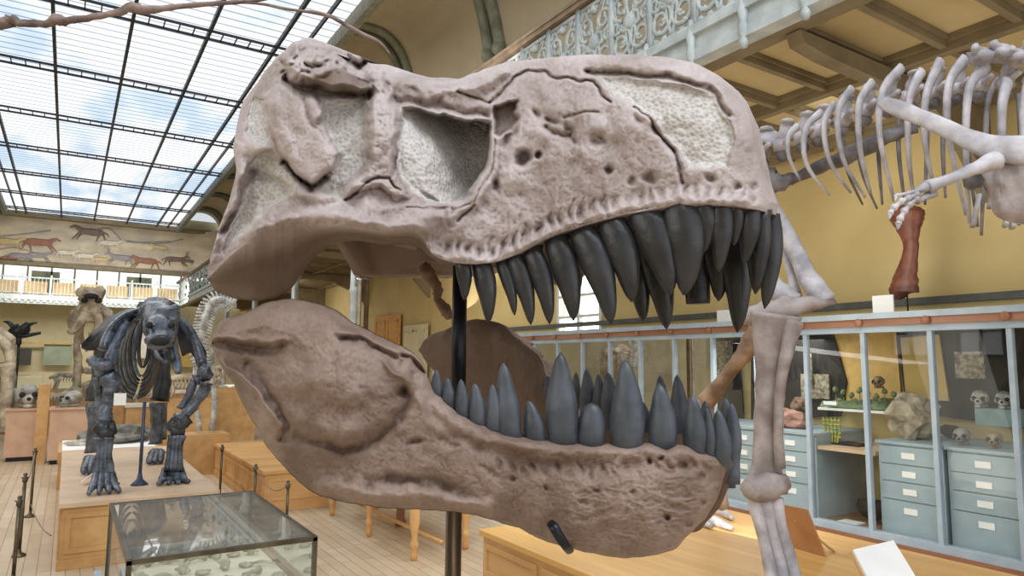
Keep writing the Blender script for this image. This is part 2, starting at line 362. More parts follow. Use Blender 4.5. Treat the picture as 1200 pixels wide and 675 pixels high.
CR_UNDER_L = [(243,327),(251,336),(260,337),(268,326),(276,306),(290,292),(305,281),(336,272),(371,272),(452,282)]+CR_UNDER[18:]
rows, attrs = under_rows(yu); rows_l, attrs_l = under_rows(smooth1(interp(CR_UNDER_L, xb), 3))
top = P_lat[0]; wt_ = (top-nT)@nN; NT_ = 5; roof = []
for k in range(NT_, 0, -1):
    q = k/NT_; p = top-nN*(wt_*q)[:, None]+np.array([0,0,1.])*(.02*math.sin(q*math.pi/2)*nose)[:, None]; roof.append(p[None])
full = np.concatenate(roof+rows, 0); full_l = np.concatenate(roof+rows_l, 0)
zmin = EYE+interp([(0,.262),(.30,.262),(.42,0),(1,-1)], s)[None, :]; full_l[..., 2] = np.maximum(full_l[..., 2], zmin)
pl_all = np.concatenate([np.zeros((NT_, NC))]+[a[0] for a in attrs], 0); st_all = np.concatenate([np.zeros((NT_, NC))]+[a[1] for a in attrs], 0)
def two_sided(name, G, A1, A2, m, parent, close_mid=True, GL=None):
    """mesh from a grid for the right side and its mirror image for the left"""
    nr, nc = G.shape[:2]; P = G.reshape(-1, 3)
    Wd = (P-nT)@nN; P = P-np.outer(np.minimum(Wd, 0), nN) if close_mid else P; Wd = (P-nT)@nN
    if GL is not None: P2 = GL.reshape(-1, 3); W2 = (P2-nT)@nN; P2 = P2-np.outer(np.minimum(W2, 0), nN); W2 = (P2-nT)@nN; Q = P2-2*np.outer(W2, nN)
    else: Q = P-2*np.outer(Wd, nN)
    idx = np.arange(nr*nc).reshape(nr, nc)
    f = np.stack([idx[:-1, :-1], idx[:-1, 1:], idx[1:, 1:], idx[1:, :-1]], -1).reshape(-1, 4)
    f2 = f[:, ::-1]+nr*nc
    vs = np.concatenate([P, Q]); fs = np.concatenate([f, f2])
    if close_mid:       # back wall between the two sides
        a = idx[:, 0]; back = [[int(a[i]), int(a[i+1]), int(a[i+1])+nr*nc, int(a[i])+nr*nc] for i in range(NT_, NT_+int(.62*NR))]
    me = bpy.data.meshes.new(name)
    fl = [list(map(int, q)) for q in fs]+(back if close_mid else [])
    me.from_pydata([tuple(v) for v in vs], [], fl)
    for nm, A in (('plaster', A1), ('brown_and_shade', A2)):
        at = me.attributes.new(nm, 'FLOAT', 'POINT'); at.data.foreach_set('value', np.concatenate([A.ravel(), A.ravel()]).astype(np.float32))
    bm = bmesh.new(); bm.from_mesh(me)
    if close_mid:
        bmesh.ops.remove_doubles(bm, verts=[v for v in bm.verts if abs((v.co-T0).dot(N_AX)) < 2e-4], dist=4e-4)
    bmesh.ops.recalc_face_normals(bm, faces=bm.faces[:])
    off = parent.location; bmesh.ops.translate(bm, verts=bm.verts[:], vec=-off)
    bm.to_mesh(me); bm.free()
    for p in me.polygons: p.use_smooth = True
    me.materials.append(m); o = bpy.data.objects.new(name, me); col.objects.link(o); o.parent = parent
    return o
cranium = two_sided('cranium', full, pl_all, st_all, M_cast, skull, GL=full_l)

bm = bmesh.new(); tube(bm, [at_d(x, y, 1.95) for x, y in ((494,312),(503,322),(512,338),(514,352),(524,366),(527,374))], [.03,.03,.022,.018,.026,.014], seg=12, sub=5, flat=.6, bump=.5)
link('pterygoid', bm, mat('bare brown bone', rgb(140,112,84), rgb(100,76,56), scale=9, bump=.4), cranium)
# ---------- lower jaw
LJ_TOP = [(248,400),(252,388),(258,377),(270,372),(288,367),(300,360),(313,354),(331,350),(351,351),(371,355),(384,359),(396,365),(416,379),(439,390),(464,402),(484,413),(495,424),(501,440),(507,454),(516,464),(533,481),(550,491),(565,498),(587,507),(608,511),(629,514),(650,516),(672,518),(708,520),(743,521),(761,518),(771,521),(782,525),(790,521),(797,520),(808,523),(818,528),(836,532),(846,536),(852,540)]
LJ_BOT = [(248,404),(254,420),(262,434),(273,447),(282,468),(292,488),(303,502),(310,521),(326,539),(338,553),(352,566),(364,575),(378,582),(404,589),(443,595),(481,597),(510,598),(533,600),(559,604),(590,614),(608,619),(629,630),(650,638),(668,643),(690,648),(707,651),(730,655),(750,653),(771,650),(792,644),(803,630),(826,609),(839,588),(846,570),(852,546)]
NC2, NR2 = 520, 170
s2 = np.linspace(0, 1, NC2); xx = 248+(852-248)*s2
yt2 = smooth1(interp(LJ_TOP, xx), 3); yb2 = smooth1(interp(LJ_BOT, xx), 3)
t2 = np.linspace(0, 1, NR2); S2, T2 = np.meshgrid(s2, t2)
X = np.broadcast_to(xx, (NR2, NC2)).copy(); Y = yt2*(1-T2)+yb2*T2; XO, YO = X, Y
X, Y = XO+4.5*fbm(XO, YO, 26, 51.0, 3), YO+4.5*fbm(XO, YO, 26, 57.0, 3)
nz2 = np.sqrt(np.clip(1-((s2-.86)/.14).clip(0)**2.0, 0, 1))
wc2 = interp([(0,.38),(.22,.34),(.45,.235),(.65,.155),(.85,.10),(.93,.07),(1,.02)], s2)
th2 = interp([(0,.02),(.08,.035),(.25,.045),(.45,.034),(.6,.036),(.85,.05),(.95,.05),(1,.02)], s2)
prof = np.clip(1-np.abs(2*T2-1)**2.6, 0, 1)**.55
rel = np.zeros(X.shape); plaster = np.zeros(X.shape); brown_and_shade = np.zeros(X.shape)
PL2_ = [(262,384),(300,362),(350,353),(395,368),(440,395),(476,416),(486,440),(480,462),(470,484),(455,500),(432,518),(404,527),(370,516),(338,510),(322,486),(312,450),(322,420),(300,404),(264,400)]
dp = poly_sd(X, Y, PL2_)
rel += .014*sstep(-6, 18, dp)+.018*sstep(0, 60, dp)
rel += groove(X, Y, [(332,511),(350,514),(372,518),(404,529),(424,524),(440,514),(456,500),(470,482),(478,462)], 6.0, .013)
rel += groove(X, Y, [(404,396),(420,400),(440,407),(458,418),(470,424)], 5, .015)+.012*np.exp(-(seg_dist(X, Y, [(400,386),(430,396),(462,408),(480,420)])/6)**2)
rel += groove(X, Y, [(472,416),(482,421),(494,431),(498,436)], 3.4, .022)+pit(X, Y, 471, 457, 6.5, 6, 0, .026, 3)
rel += .012*np.exp(-(seg_dist(X, Y, [(452,428),(468,440),(480,448)])/4)**2)
rel += groove(X, Y, [(250,402),(275,405),(300,410),(330,407)], 5, .022)+.014*np.exp(-(seg_dist(X, Y, [(252,396),(280,398),(310,400),(332,400)])/5)**2)
rel += .018*np.exp(-(seg_dist(X, Y, [(262,424),(278,440),(292,446),(306,462),(318,484),(328,500)])/4)**2)
rel += groove(X, Y, [(290,426),(308,450),(322,478),(333,500)], 7, .014)
rel += groove(X, Y, [(338,466),(360,470),(390,478),(420,480)], 12, .008)
rel += .012*np.exp(-(seg_dist(X, Y, [(480,440),(500,470),(530,498),(570,515),(640,528)])/12)**2)
rel += groove(X, Y, [(486,440),(505,480),(530,508),(560,522)], 7, .010)
rel += .014*np.exp(-(seg_dist(X, Y, [(380,572),(430,580),(480,582),(530,586),(570,596)])/11)**2)+groove(X, Y, [(455,560),(500,565),(530,572),(552,582)], 6, .012)
rel += pit(X, Y, 488, 517, 10, 4, -.2, .009, 3)+groove(X, Y, [(516,512),(534,524)], 4, .005)+groove(X, Y, [(562,546),(580,557)], 4, .005)+groove(X, Y, [(436,566),(500,560),(560,582)], 9, .008)+groove(X, Y, [(560,530),(640,545),(740,548)], 10, .005)
xs = 600.0
while xs < 830:
    yy = 549+4*math.sin(xs*.7)+(xs-600)*.02-(8 if xs > 750 else 0)*1.0
    rel += pit(X, Y, xs, yy, 3.4, 7.5, -.5, .0075*(.5+.8*random.random()), 2); xs += 11+4*random.random()
for cx, cy, r, a in ((821,560,7,.016),(821,590,5,.014),(782,606,5,.014),(808,617,5,.012),(762,540,4,.012),(776,537,4,.012),(806,546,6,.010),(700,575,4,.007),(683,588,4,.006),(742,578,4,.006),(798,545,5,.010),(843,575,4,.008),(640,571,4,.006),(600,560,5,.008),(584,545,5,.006)):
    rel += pit(X, Y, cx, cy, r, r*.8, .2, a, 3)
rel += .005*(.5-ridged(X, Y, 14, 7.7, .6, 1.3))*sstep(640, 690, X)*sstep(525, 540, Y)
# scalloped sockets along the tooth margin
up2 = Y-yt2
rel += .010*np.exp(-((up2-8)/8)**2)*sstep(560, 620, X)-.007*np.exp(-((up2-26)/9)**2)*sstep(540, 600, X)
rel += .009*fbm(X, Y, 55, 21.0, 3)+.0030*fbm(X, Y, 24, 24.0, 4)+.0010*fbm(X, Y, 5, 26.0, 2)
fade = sstep(0, .06, T2)*sstep(0, .05, 1-T2)*nz2
Wo = wc2+(th2*nz2.clip(.15))*prof+rel*fade
jag = 1.1*fbm(X, Y, 13, 31.0, 3)*(np.exp(-T2/.04)+np.exp(-(1-T2)/.05))
outer = side_trace(XO, YO+jag, np.maximum(Wo, .001))
# inner face, plain, with the deep adductor trough behind
tr_ = .02*np.exp(-(((S2-.28)/.12)**2+((T2-.4)/.3)**2))
Wi = np.maximum(wc2-(th2*.8*nz2.clip(.15))*prof+tr_+.006*fbm(X, Y, 40, 33., 3)*fade, .0005)
inner = side_trace(XO, YO+jag, Wi)
grid = np.concatenate([outer, inner[::-1]], 0)
a1 = np.zeros(grid.shape[:2]); a2 = np.concatenate([brown_and_shade, np.full(brown_and_shade.shape, .8)], 0)
# close ring: repeat the first row
grid = np.concatenate([grid, grid[:1]], 0); a1 = np.concatenate([a1, a1[:1]], 0); a2 = np.concatenate([a2, a2[:1]], 0)
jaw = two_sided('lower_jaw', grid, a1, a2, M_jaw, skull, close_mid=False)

# ---------- teeth
PXM = (T0-ORG).length/F_PX
def tooth(root, tip, wpx, wr, wtip, bend, parent, m, blunt=False, cut=False, deep=14, sgn=1, pw=.62):
    a = st(root[0], root[1], wr); b = st(tip[0], tip[1], wtip)
    ax = (b-a); L = ax.length; axn = ax.normalized()
    fwd = S_AX-axn*S_AX.dot(axn); fwd.normalize(); lat = axn.cross(fwd)
    dist = (a-ORG).dot(FWD); R = wpx*.5*dist/F_PX/ .86
    a2_ = a-axn*(deep*dist/F_PX)-N_AX*(.022 if sgn > 0 and wr > 0 else 0)
    c = (a+b)/2+fwd*L*bend
    bm = bmesh.new(); seg = 14; n = 16; rings = []
    pts = []
    for i in range(n+1):
        q = i/n
        if q < .15: p = a2_.lerp(a, q/.15)
        else:
            u = (q-.15)/.85; p = a*(1-u)**2+c*2*u*(1-u)+b*u*u
        u = max(0, (q-.15)/.85)
        if blunt: r = R*(1-u**3.2)**.5
        elif cut: r = R*(1-.25*u)
        else: r = R*1.04*(1-u**2.7)**.62*(.86+.14*math.sin(min(1, u*1.5)*math.pi))
        pts.append((p, max(r, R*.035)))
    for i, (p, r) in enumerate(pts):
        ta = (pts[min(i+1, n)][0]-pts[max(i-1, 0)][0]).normalized(); f_ = (fwd-ta*fwd.dot(ta)).normalized(); l_ = ta.cross(f_)
        ring = []
        for k in range(seg):
            an = 2*math.pi*k/seg; ring.append(bm.verts.new(p+f_*math.cos(an)*r+l_*math.sin(an)*r*.72))
        rings.append(ring)
    for i in range(n):
        for k in range(seg): bm.faces.new((rings[i][k], rings[i][(k+1) % seg], rings[i+1][(k+1) % seg], rings[i+1][k]))
    bm.faces.new(rings[0]); bm.faces.new(rings[-1])
    bmesh.ops.translate(bm, verts=bm.verts[:], vec=(0,0,0))
    return link('tooth', bm, m, parent)
def w_at(x): return float(np.interp(x, xb, w_b))-.017
UR = [((541,306),(544,352),17),((563,308),(572,379),23),((587,308),(603,370),15),((603,305),(622,381),21),((624,297),(644,380),23),((652,286),(672,376),29),((682,273),(716,380),33),((716,262),(740,354),34),((754,250),(785,346),38),((796,243),(801,346),41),((822,239),(824,296),24),((844,239),(842,318),25),((862,241),(860,288),16),((879,248),(872,309),22),((893,251),(887,338),18)]
for (r0, r1, w) in UR:
    wr = max(w_at(r0[0]), .012); tooth(r0, r1, w, wr, max(wr-.012, .004), .11 if r0[0] < 830 else .04, cranium, M_tooth, deep=14 if r0[0] < 830 else 5)
UL = [((700,290),(716,341),22),((738,296),(754,377),26),((762,290),(781,386),30),((806,285),(818,356),32),((836,280),(842,353),27),((857,275),(864,390),31),((884,262),(885,345),24),((901,254),(896,362),24),((668,300),(676,345),20)]
for i, (r0, r1, w) in enumerate(UL):
    wl_ = -max(float(np.interp(min(r0[0]-66, 905), xb, w_b))-.02, .02)
    if r0[0] > 880: wl_ = -.05 if r0[0] < 900 else -.022
    tooth(r0, r1, w, wl_, wl_, .07, cranium, M_tooth, cut=(i == 3), deep=14 if r0[0] < 870 else 3)
LR = [((511,462),(511,433),13),((525,472),(524,443),14),((541,484),(540,444),15),((559,494),(556,449),18),((578,502),(577,450),17),((598,509),(590,425),27),((628,515),(619,469),23),((660,516),(657,413),35),((692,519),(693,472),29),((734,521),(732,421),36),((776,523),(772,449),30),((813,528),(811,463),24),((829,531),(828,478),15),((844,537),(841,480),22)]
def wj(x): return float(np.interp(x, xx, wc2))
for i, (r0, r1, w) in enumerate(LR):
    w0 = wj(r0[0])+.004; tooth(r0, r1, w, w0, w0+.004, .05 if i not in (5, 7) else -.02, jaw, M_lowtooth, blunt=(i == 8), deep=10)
LL = [((672,480),(675,436),13),((688,482),(687,432),17),((702,484),(701,438),15),((714,486),(712,436),19),((775,500),(773,440),18),((795,505),(793,439),20),((851,540),(850,466),20),((858,536),(857,472),17),((752,498),(752,470),16),((825,520),(826,470),18),((640,478),(642,440),14)]
for r0, r1, w in LL:
    x_r = np.interp(r0[0], [640, 720, 800, 862], [520, 640, 745, 850]); w0 = -wj(x_r)
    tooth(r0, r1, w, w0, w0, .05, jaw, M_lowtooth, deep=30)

# ---------- mount
M_black = mat('black iron', rgb(44,46,54), rgb(30,31,36), rough=.35, metal=.6, scale=20)
M_bronze = mat('bronze post', rgb(104,84,62), rgb(72,58,44), rough=.35, metal=.7, scale=9, stretch=(1,1,.2))
p = at_d(532, 600, 1.62); bm = bmesh.new(); tube(bm, [(p.x, p.y, .02), (p.x, p.y, p.z+.02)], .019, seg=16, sub=1); link('support_post', bm, M_bronze, skull, label='bronze post under the jaw')
a = at_d(537, 455, 1.66); b = at_d(537, 296, 1.66)
bm = bmesh.new(); tube(bm, [(a.x, a.y, a.z-.15), (a.x, a.y, b.z+.03)], .018, seg=16, sub=1); link('support_post', bm, M_black, skull, label='black post between the jaws')
bm = bmesh.new(); w0 = wj(655)+.05
tube(bm, [st(645,613,w0), st(649,618,w0+.012), st(655,628,w0+.01), st(663,640,w0-.005), st(668,646,w0-.04)], [.008,.009,.009,.008,.008], seg=10, sub=4, flat=.6); link('jaw_clip', bm, M_black, skull, label='black metal clip under the chin')
# =====================================================================  THE HALL
M_floor, n_, b_ = nt('pale oak floor')
def floor_mat(n, b):
    N = n.nodes.new; L = n.links.new
    tc = N('ShaderNodeTexCoord'); mp = N('ShaderNodeMapping'); L(tc.outputs['Object'], mp.inputs[0]); mp.inputs['Rotation'].default_value[2] = math.radians(90)
    br = N('ShaderNodeTexBrick'); br.inputs['Scale'].default_value = 1; br.inputs['Brick Width'].default_value = 1.1; br.inputs['Row Height'].default_value = .11; br.inputs['Mortar Size'].default_value = .004
    br.inputs['Color1'].default_value = rgb(222,202,174); br.inputs['Color2'].default_value = rgb(206,184,152); br.inputs['Mortar'].default_value = rgb(160,134,104)
    L(mp.outputs[0], br.inputs[0]); no = N('ShaderNodeTexNoise'); no.inputs['Scale'].default_value = 3; no.inputs['Detail'].default_value = 5; L(tc.outputs['Object'], no.inputs[0])
    mx = N('ShaderNodeMix'); mx.data_type = 'RGBA'; mx.blend_type = 'MULTIPLY'; mx.inputs[0].default_value = .35; L(br.outputs[0], mx.inputs[6]); L(no.outputs[0], mx.inputs[7])
    L(mx.outputs[2], b.inputs['Base Color']); b.inputs['Roughness'].default_value = .38
floor_mat(M_floor.node_tree, b_)
M_yel = mat('ochre wall paint', rgb(214,194,140), rgb(202,180,126), rough=.8, scale=1.2)
M_cream = mat('cream wall paint', rgb(222,212,178), rgb(210,200,164), rough=.85, scale=1.5)
M_cove = mat('beige plaster vault', rgb(200,188,164), rgb(186,174,150), rough=.85, scale=.8)
M_soff = mat('ochre ceiling panel', rgb(208,188,142), rgb(194,174,128), rough=.8, scale=1.5)
M_beam = mat('umber beam', rgb(142,128,100), rgb(122,108,82), rough=.7, scale=3)
M_iron = mat('pale grey cast iron', rgb(204,212,212), rgb(172,182,184), rough=.5, scale=6)
M_dkiron = mat('dark blue iron', rgb(34,44,60), rgb(24,32,46), rough=.5, scale=6)
M_green = mat('grey green iron', rgb(150,154,136), rgb(110,116,100), rough=.6, scale=3)
M_frame = mat('grey blue painted metal', rgb(172,188,200), rgb(156,173,187), rough=.45, scale=5)
M_drawer = mat('steel blue drawer paint', rgb(164,182,190), rgb(150,170,180), rough=.45, scale=4)
M_redwood = mat('red brown wood', rgb(164,116,88), rgb(132,88,62), rough=.45, scale=5, stretch=(1,.2,1))
M_wood = mat('honey oak', rgb(208,166,110), rgb(186,142,88), rough=.42, scale=5, stretch=(1,.15,1), bump=.05)
M_woodl = mat('warm beech', rgb(218,172,112), rgb(196,146,88), rough=.45, scale=4, stretch=(.3,1,1))
M_pink = mat('pinkish beige wood', rgb(208,172,146), rgb(194,156,128), rough=.55, scale=4)
M_platf = mat('pale platform board', rgb(212,186,158), rgb(198,170,140), rough=.5, scale=3)
M_white = mat('white paint', rgb(236,236,230), rgb(222,222,216), rough=.7, scale=4)
M_card = mat('white card', rgb(246,246,244), rgb(238,238,236), rough=.7, scale=4)
M_brass = mat('dull brass', rgb(112,104,86), rgb(84,76,62), rough=.35, metal=.7, scale=10)
M_black2 = mat('matt black panel', rgb(46,42,40), rgb(32,30,29), rough=.8, scale=4)
M_ybd = mat('straw board', rgb(206,178,112), rgb(192,162,96), rough=.8, scale=3)
def glass(name, tint=(1,1,1,1), refl=.0, haze=0):  # last argument mixes in a pale diffuse veil imitating reflected brightness
    m, n, b = nt(name); n.nodes.remove(b); N = n.nodes.new; L = n.links.new
    out = n.nodes['Material Output']; tr = N('ShaderNodeBsdfTransparent'); tr.inputs[0].default_value = tint
    gl = N('ShaderNodeBsdfGlossy'); gl.inputs['Roughness'].default_value = .02; fr = N('ShaderNodeFresnel'); fr.inputs[0].default_value = 1.5
    ad = N('ShaderNodeMath'); ad.operation = 'MULTIPLY_ADD'; ad.inputs[1].default_value = .8; ad.inputs[2].default_value = refl; L(fr.outputs[0], ad.inputs[0])
    no = N('ShaderNodeTexNoise'); no.inputs['Scale'].default_value = 3; mu = N('ShaderNodeMath'); mu.operation = 'MULTIPLY'; mu.use_clamp = True
    tc = N('ShaderNodeTexCoord'); L(tc.outputs['Object'], no.inputs[0]); m2 = N('ShaderNodeMath'); m2.operation = 'ADD'; m2.inputs[1].default_value = .5; L(no.outputs[0], m2.inputs[0])
    L(ad.outputs[0], mu.inputs[0]); L(m2.outputs[0], mu.inputs[1])
    mx = N('ShaderNodeMixShader'); L(mu.outputs[0], mx.inputs[0]); L(tr.outputs[0], mx.inputs[1]); L(gl.outputs[0], mx.inputs[2]); df = N('ShaderNodeBsdfDiffuse'); df.inputs[0].default_value = (.8,.8,.76,1); mz = N('ShaderNodeMixShader'); mz.inputs[0].default_value = haze; L(mx.outputs[0], mz.inputs[1]); L(df.outputs[0], mz.inputs[2]); L(mz.outputs[0], out.inputs[0]); return m
M_glass = glass('cabinet glass', (.97,.99,.98,1), .0)
M_glassc = glass('case glass', (.92,.95,.93,1), .0, .12)  # pale veil brightens the case like a ceiling reflection
SKYZ = EYE+7.0; XR = 4.45; XL = -2.87; YF = 40.3; GZ = EYE+2.75
# floor
bm = bmesh.new(); quad(bm, (-8,-6,0), (10,-6,0), (10,44,0), (-8,44,0)); link('floor', bm, M_floor, smooth=False, kind='structure')
# right wall below gallery, upper wall, left wall
bm = bmesh.new(); box(bm, (8.2,-4,0), (8.4,9.75,GZ+.25)); box(bm, (8.2,11.05,0), (8.4,44,GZ+.25)); box(bm, (8.2,9.75,0), (8.4,11.05,EYE+.5)); box(bm, (8.2,9.75,EYE+2.1), (8.4,11.05,GZ+.25)); link('wall_right', bm, M_yel, smooth=False, kind='structure')
# cove
cov = [(XR,7.03),(4.75,7.5),(5.3,7.95),(5.95,7.95),(6.4,7.6),(6.66,7.0),(6.85,6.2),(7.1,2.95)]
def cove(name, sg):
    bm = bmesh.new(); cx = (XR+XL)/2
    pts = catmull([(cx+sg*(x-cx), z+EYE) for x, z in cov[:-1]], 4)+[(cx+sg*(7.1-cx), EYE+2.95)]
    a = [bm.verts.new((x, -6, z)) for x, z in pts]; b = [bm.verts.new((x, YF, z)) for x, z in pts]
    for i in range(len(pts)-1): bm.faces.new((a[i], a[i+1], b[i+1], b[i]))
    return link(name, bm, M_cove, smooth=False, kind='structure')
cove('wall_upper_right', 1); cove('wall_upper_left', -1)
def cxm(x): return (XR+XL)-x
bm = bmesh.new()
XW = -6.5
for y0, y1 in ((-6,6.4),(7.5,8.2),(9.3,10.0),(11.1,44)): box(bm, (XW-.2,y0,0), (XW,y1,EYE+3))
for y0, y1 in ((6.4,7.5),(8.2,9.3),(10.0,11.1)): box(bm, (XW-.2,y0,0), (XW,y1,EYE+.3)); box(bm, (XW-.2,y0,EYE+2.2), (XW,y1,EYE+3))
link('wall_left', bm, M_cream, smooth=False, kind='structure')
M_win = emis('bright window daylight', (.92,.96,1,1), 2.2)
def window(n, X, y0, y1, z0, z1, ny=2, nz=3, out=-.1, fr=None):
    t = empty('window_%d' % n, (X, (y0+y1)/2, z0)); t['kind'] = 'structure'
    bm = bmesh.new(); quad(bm, (X+out,y0,z0), (X+out,y1,z0), (X+out,y1,z1), (X+out,y0,z1)); link('window_pane', bm, M_win, t, smooth=False)
    bm = bmesh.new(); w = .035
    for i in range(ny+1): y = y0+(y1-y0)*i/ny; box(bm, (X-.05,y-w,z0), (X+.05,y+w,z1))
    for i in range(nz+1): z = z0+(z1-z0)*i/nz; box(bm, (X-.045,y0,z-w*.7), (X+.045,y1,z+w*.7))
    link('window_frame', bm, fr or M_white, t, smooth=False)
for i, (y0, y1) in enumerate(((6.4,7.5),(8.2,9.3),(10.0,11.1))): window(i+1, XW, y0, y1, EYE+.3, EYE+2.2, fr=M_dkiron)
window(4, 8.2, 9.75, 11.05, EYE+.5, EYE+2.1, ny=2, nz=4, out=.12)
# end wall with windows strip, frieze, door
bm = bmesh.new(); box(bm, (-7,YF+2,0), (9,YF+2.2,EYE+4.0)); box(bm, (-7,YF+.3,EYE+4.62), (9,YF+.5,EYE+7.6)); link('wall_far', bm, M_cream, smooth=False, kind='structure')
t = empty('window_5', (1,YF+1.6,EYE+3.9)); t['kind'] = 'structure'
bm = bmesh.new(); quad(bm, (-6,YF+1.9,EYE+3.3), (8,YF+1.9,EYE+3.3), (8,YF+1.9,EYE+4.7), (-6,YF+1.9,EYE+4.7)); link('window_pane', bm, emis('far daylight', (.94,.96,.97,1), .72), t, smooth=False)
bm = bmesh.new()
for i in range(15): box(bm, (-6+i,YF+1.8,EYE+3.3), (-5.92+i,YF+1.86,EYE+4.7))
for x in (-1.8, 2.4, 5.2): box(bm, (x,YF+1.8,EYE+3.3), (x+1.2,YF+1.86,EYE+4.45))
link('window_frame', bm, M_green, t, smooth=False)
# frieze mural
M_mural = mat('faded mural ground', rgb(222,208,180), rgb(188,176,160), rough=.9, scale=.9, stretch=(1,1,2.2))
mur = empty('frieze_mural', (1,YF+.1,EYE+4.65), 'long painted frieze of running horses and deer under the skylight on the far wall', 'mural')
bm = bmesh.new(); nX = 60
def my(x): e = max(0, (abs(x-1.1)-4.1)/1.3); return YF+.28-1.6*min(e, 1)**2
va = [bm.verts.new((-4.3+10.8*i/nX, my(-4.3+10.8*i/nX), EYE+4.62)) for i in range(nX+1)]; vb = [bm.verts.new((v.co.x, v.co.y, EYE+6.95)) for v in va]
for i in range(nX): bm.faces.new((va[i], va[i+1], vb[i+1], vb[i]))
link('mural_ground', bm, M_mural, mur)
def animal(px, py, sc, m, flip=1, horn=False):
    q = on_y(px, py, YF+.1); x0, z0 = q.x, q.z; y = my(x0)-.06; bm = bmesh.new()
    P = lambda a, b: (x0+a*sc*flip, y, z0+b*sc)
    tube(bm, [P(-.5,.02), P(-.2,.02), P(.2,.03), P(.48,.06)], [.12*sc,.17*sc,.15*sc,.14*sc], seg=8, flat=.1, side=V((0,0,1)))
    tube(bm, [P(.42,.06), P(.62,.2), P(.74,.24)], [.11*sc,.08*sc,.05*sc], seg=8, flat=.1, side=V((0,0,1)))
    tube(bm, [P(.70,.25), P(.92,.16)], [.06*sc,.03*sc], seg=8, flat=.1, side=V((0,0,1)))
    for a, b in ((-.5,-.68),(-.38,-.25),(.35,.62),(.45,.8)): tube(bm, [P(a,0), P((a+b)/2,-.22), P(b,-.42)], [.06*sc,.035*sc,.022*sc], seg=6, flat=.1, side=V((1,0,0)))
    tube(bm, [P(-.52,.06), P(-.7,-.02), P(-.8,-.15)], [.03*sc,.03*sc,.015*sc], seg=6, flat=.1, side=V((0,0,1)))
    if horn:
        for h in (.0, .12): tube(bm, [P(.72+h*.3,.28), P(.66+h,.48), P(.78+h,.62)], [.025*sc,.02*sc,.01*sc], seg=5, flat=.2, side=V((1,0,0)))
    return link('painted_animal', bm, m, mur)
M_p1 = mat('mural russet', rgb(172,124,104), rgb(150,104,90), rough=.9); M_p2 = mat('mural blue grey', rgb(168,162,164), rgb(144,140,150), rough=.9); M_p3 = mat('mural pale', rgb(232,224,206), rgb(210,200,184), rough=.9); M_p4 = mat('mural dark', rgb(138,118,106), rgb(116,100,94), rough=.9); M_p5 = mat('mural ochre', rgb(212,194,148), rgb(200,178,132), rough=.9)
for a in ((45,284,1.0,M_p1),(107,272,1.0,M_p4,-1),(172,306,.9,M_p1,-1),(24,300,.8,M_p2),(44,299,.7,M_p2),(8,283,.9,M_p5),(78,296,.7,M_p3,1,True),(100,300,.7,M_p3),(142,302,.8,M_p2,-1,True),(205,304,.8,M_p4,1,True),(128,285,.8,M_p3,1,True),(188,290,.6,M_p5,-1,True),(10,303,.6,M_p1),(118,304,.6,M_p5),(222,306,.5,M_p4,-1)): animal(*a)
for L_ in ([(0,277),(30,274),(60,270)],[(110,270),(128,268),(145,282),(170,284),(200,283)],[(150,282),(185,286),(215,280)],[(0,292),(20,290),(40,296)]):
    bm = bmesh.new(); tube(bm, [on_y(x, y, my(on_y(x,y,YF).x)-.05) for x, y in L_], .022, seg=5); link('painted_line', bm, M_p2, mur)
bm = bmesh.new(); box(bm, (-7,YF-.1,EYE+4.5), (9,YF+.5,EYE+4.66)); box(bm, (-4.5,YF-.15,EYE+6.85), (6.2,YF+.3,EYE+7.05)); link('trim_1', bm, M_beam, smooth=False, kind='structure')

# far balcony
bal = empty('far_balcony', (1,38.6,EYE+2.6), 'pale balcony with thin iron railing crossing the far wall below the frieze', 'balcony')
bm = bmesh.new(); box(bm, (-6.5,38.5,EYE+2.72), (4.6,YF+2,EYE+2.95)); box(bm, (-6.5,38.6,EYE+2.55), (4.6,38.8,EYE+2.72))
for i in range(45): box(bm, (-6.4+i*.24,38.45,EYE+2.62), (-6.3+i*.24,38.6,EYE+2.74))
link('balcony_slab', bm, M_iron, bal, smooth=False)
bm = bmesh.new(); box(bm, (-6.5,38.5,EYE+3.72), (4.6,38.56,EYE+3.78)); box(bm, (-6.5,38.5,EYE+3.02), (4.6,38.54,EYE+3.06))
for i in range(74): box(bm, (-6.4+i*.148,38.5,EYE+2.95), (-6.375+i*.148,38.53,EYE+3.74))
for i in range(10): box(bm, (-6.4+i*1.1,38.46,EYE+2.9), (-6.33+i*1.1,38.56,EYE+3.9))
link('railing', bm, M_iron, bal, smooth=False)
bm = bmesh.new()
for i in range(10): box(bm, (-6.3+i*1.1,38.7,EYE+2.98), (-5.4+i*1.1,38.74,EYE+3.6))
link('railing_panel', bm, mat('buff panel', rgb(206,180,138), rgb(188,160,116), rough=.8, scale=2), bal, smooth=False)
# wall features under the far balcony
def wall_box(name, p0, p1, Y, m, label, cat, group=None, th=.15):
    a = on_y(*p0, Y); b = on_y(*p1, Y); return bxo(name, (min(a.x,b.x),Y-th,min(a.z,b.z)), (max(a.x,b.x),Y,max(a.z,b.z)), m, label=label, cat=cat, group=group)
M_dk = mat('dark glazed case', rgb(70,70,62), rgb(48,48,44), rough=.4, scale=2); M_sea = mat('pale green glazing', rgb(160,172,152), rgb(140,152,134), rough=.5, scale=2)
wall_box('wall_case', (14,408), (36,428), 41.9, M_dk, 'dark square wall case at the far left under the balcony', 'display case')
wall_box('wall_case', (52,402), (84,428), 41.9, M_sea, 'pale green glazed wall case under the far balcony', 'display case')
wall_box('wall_case', (200,385), (226,430), 41.9, M_ybd, 'yellow panelled recess on far wall behind the dark skeleton', 'wall panel')
wall_box('wall_panel', (150,375), (196,420), 41.9, M_white, 'pale wall panel on the far wall behind the dark skeleton skull', 'wall panel')
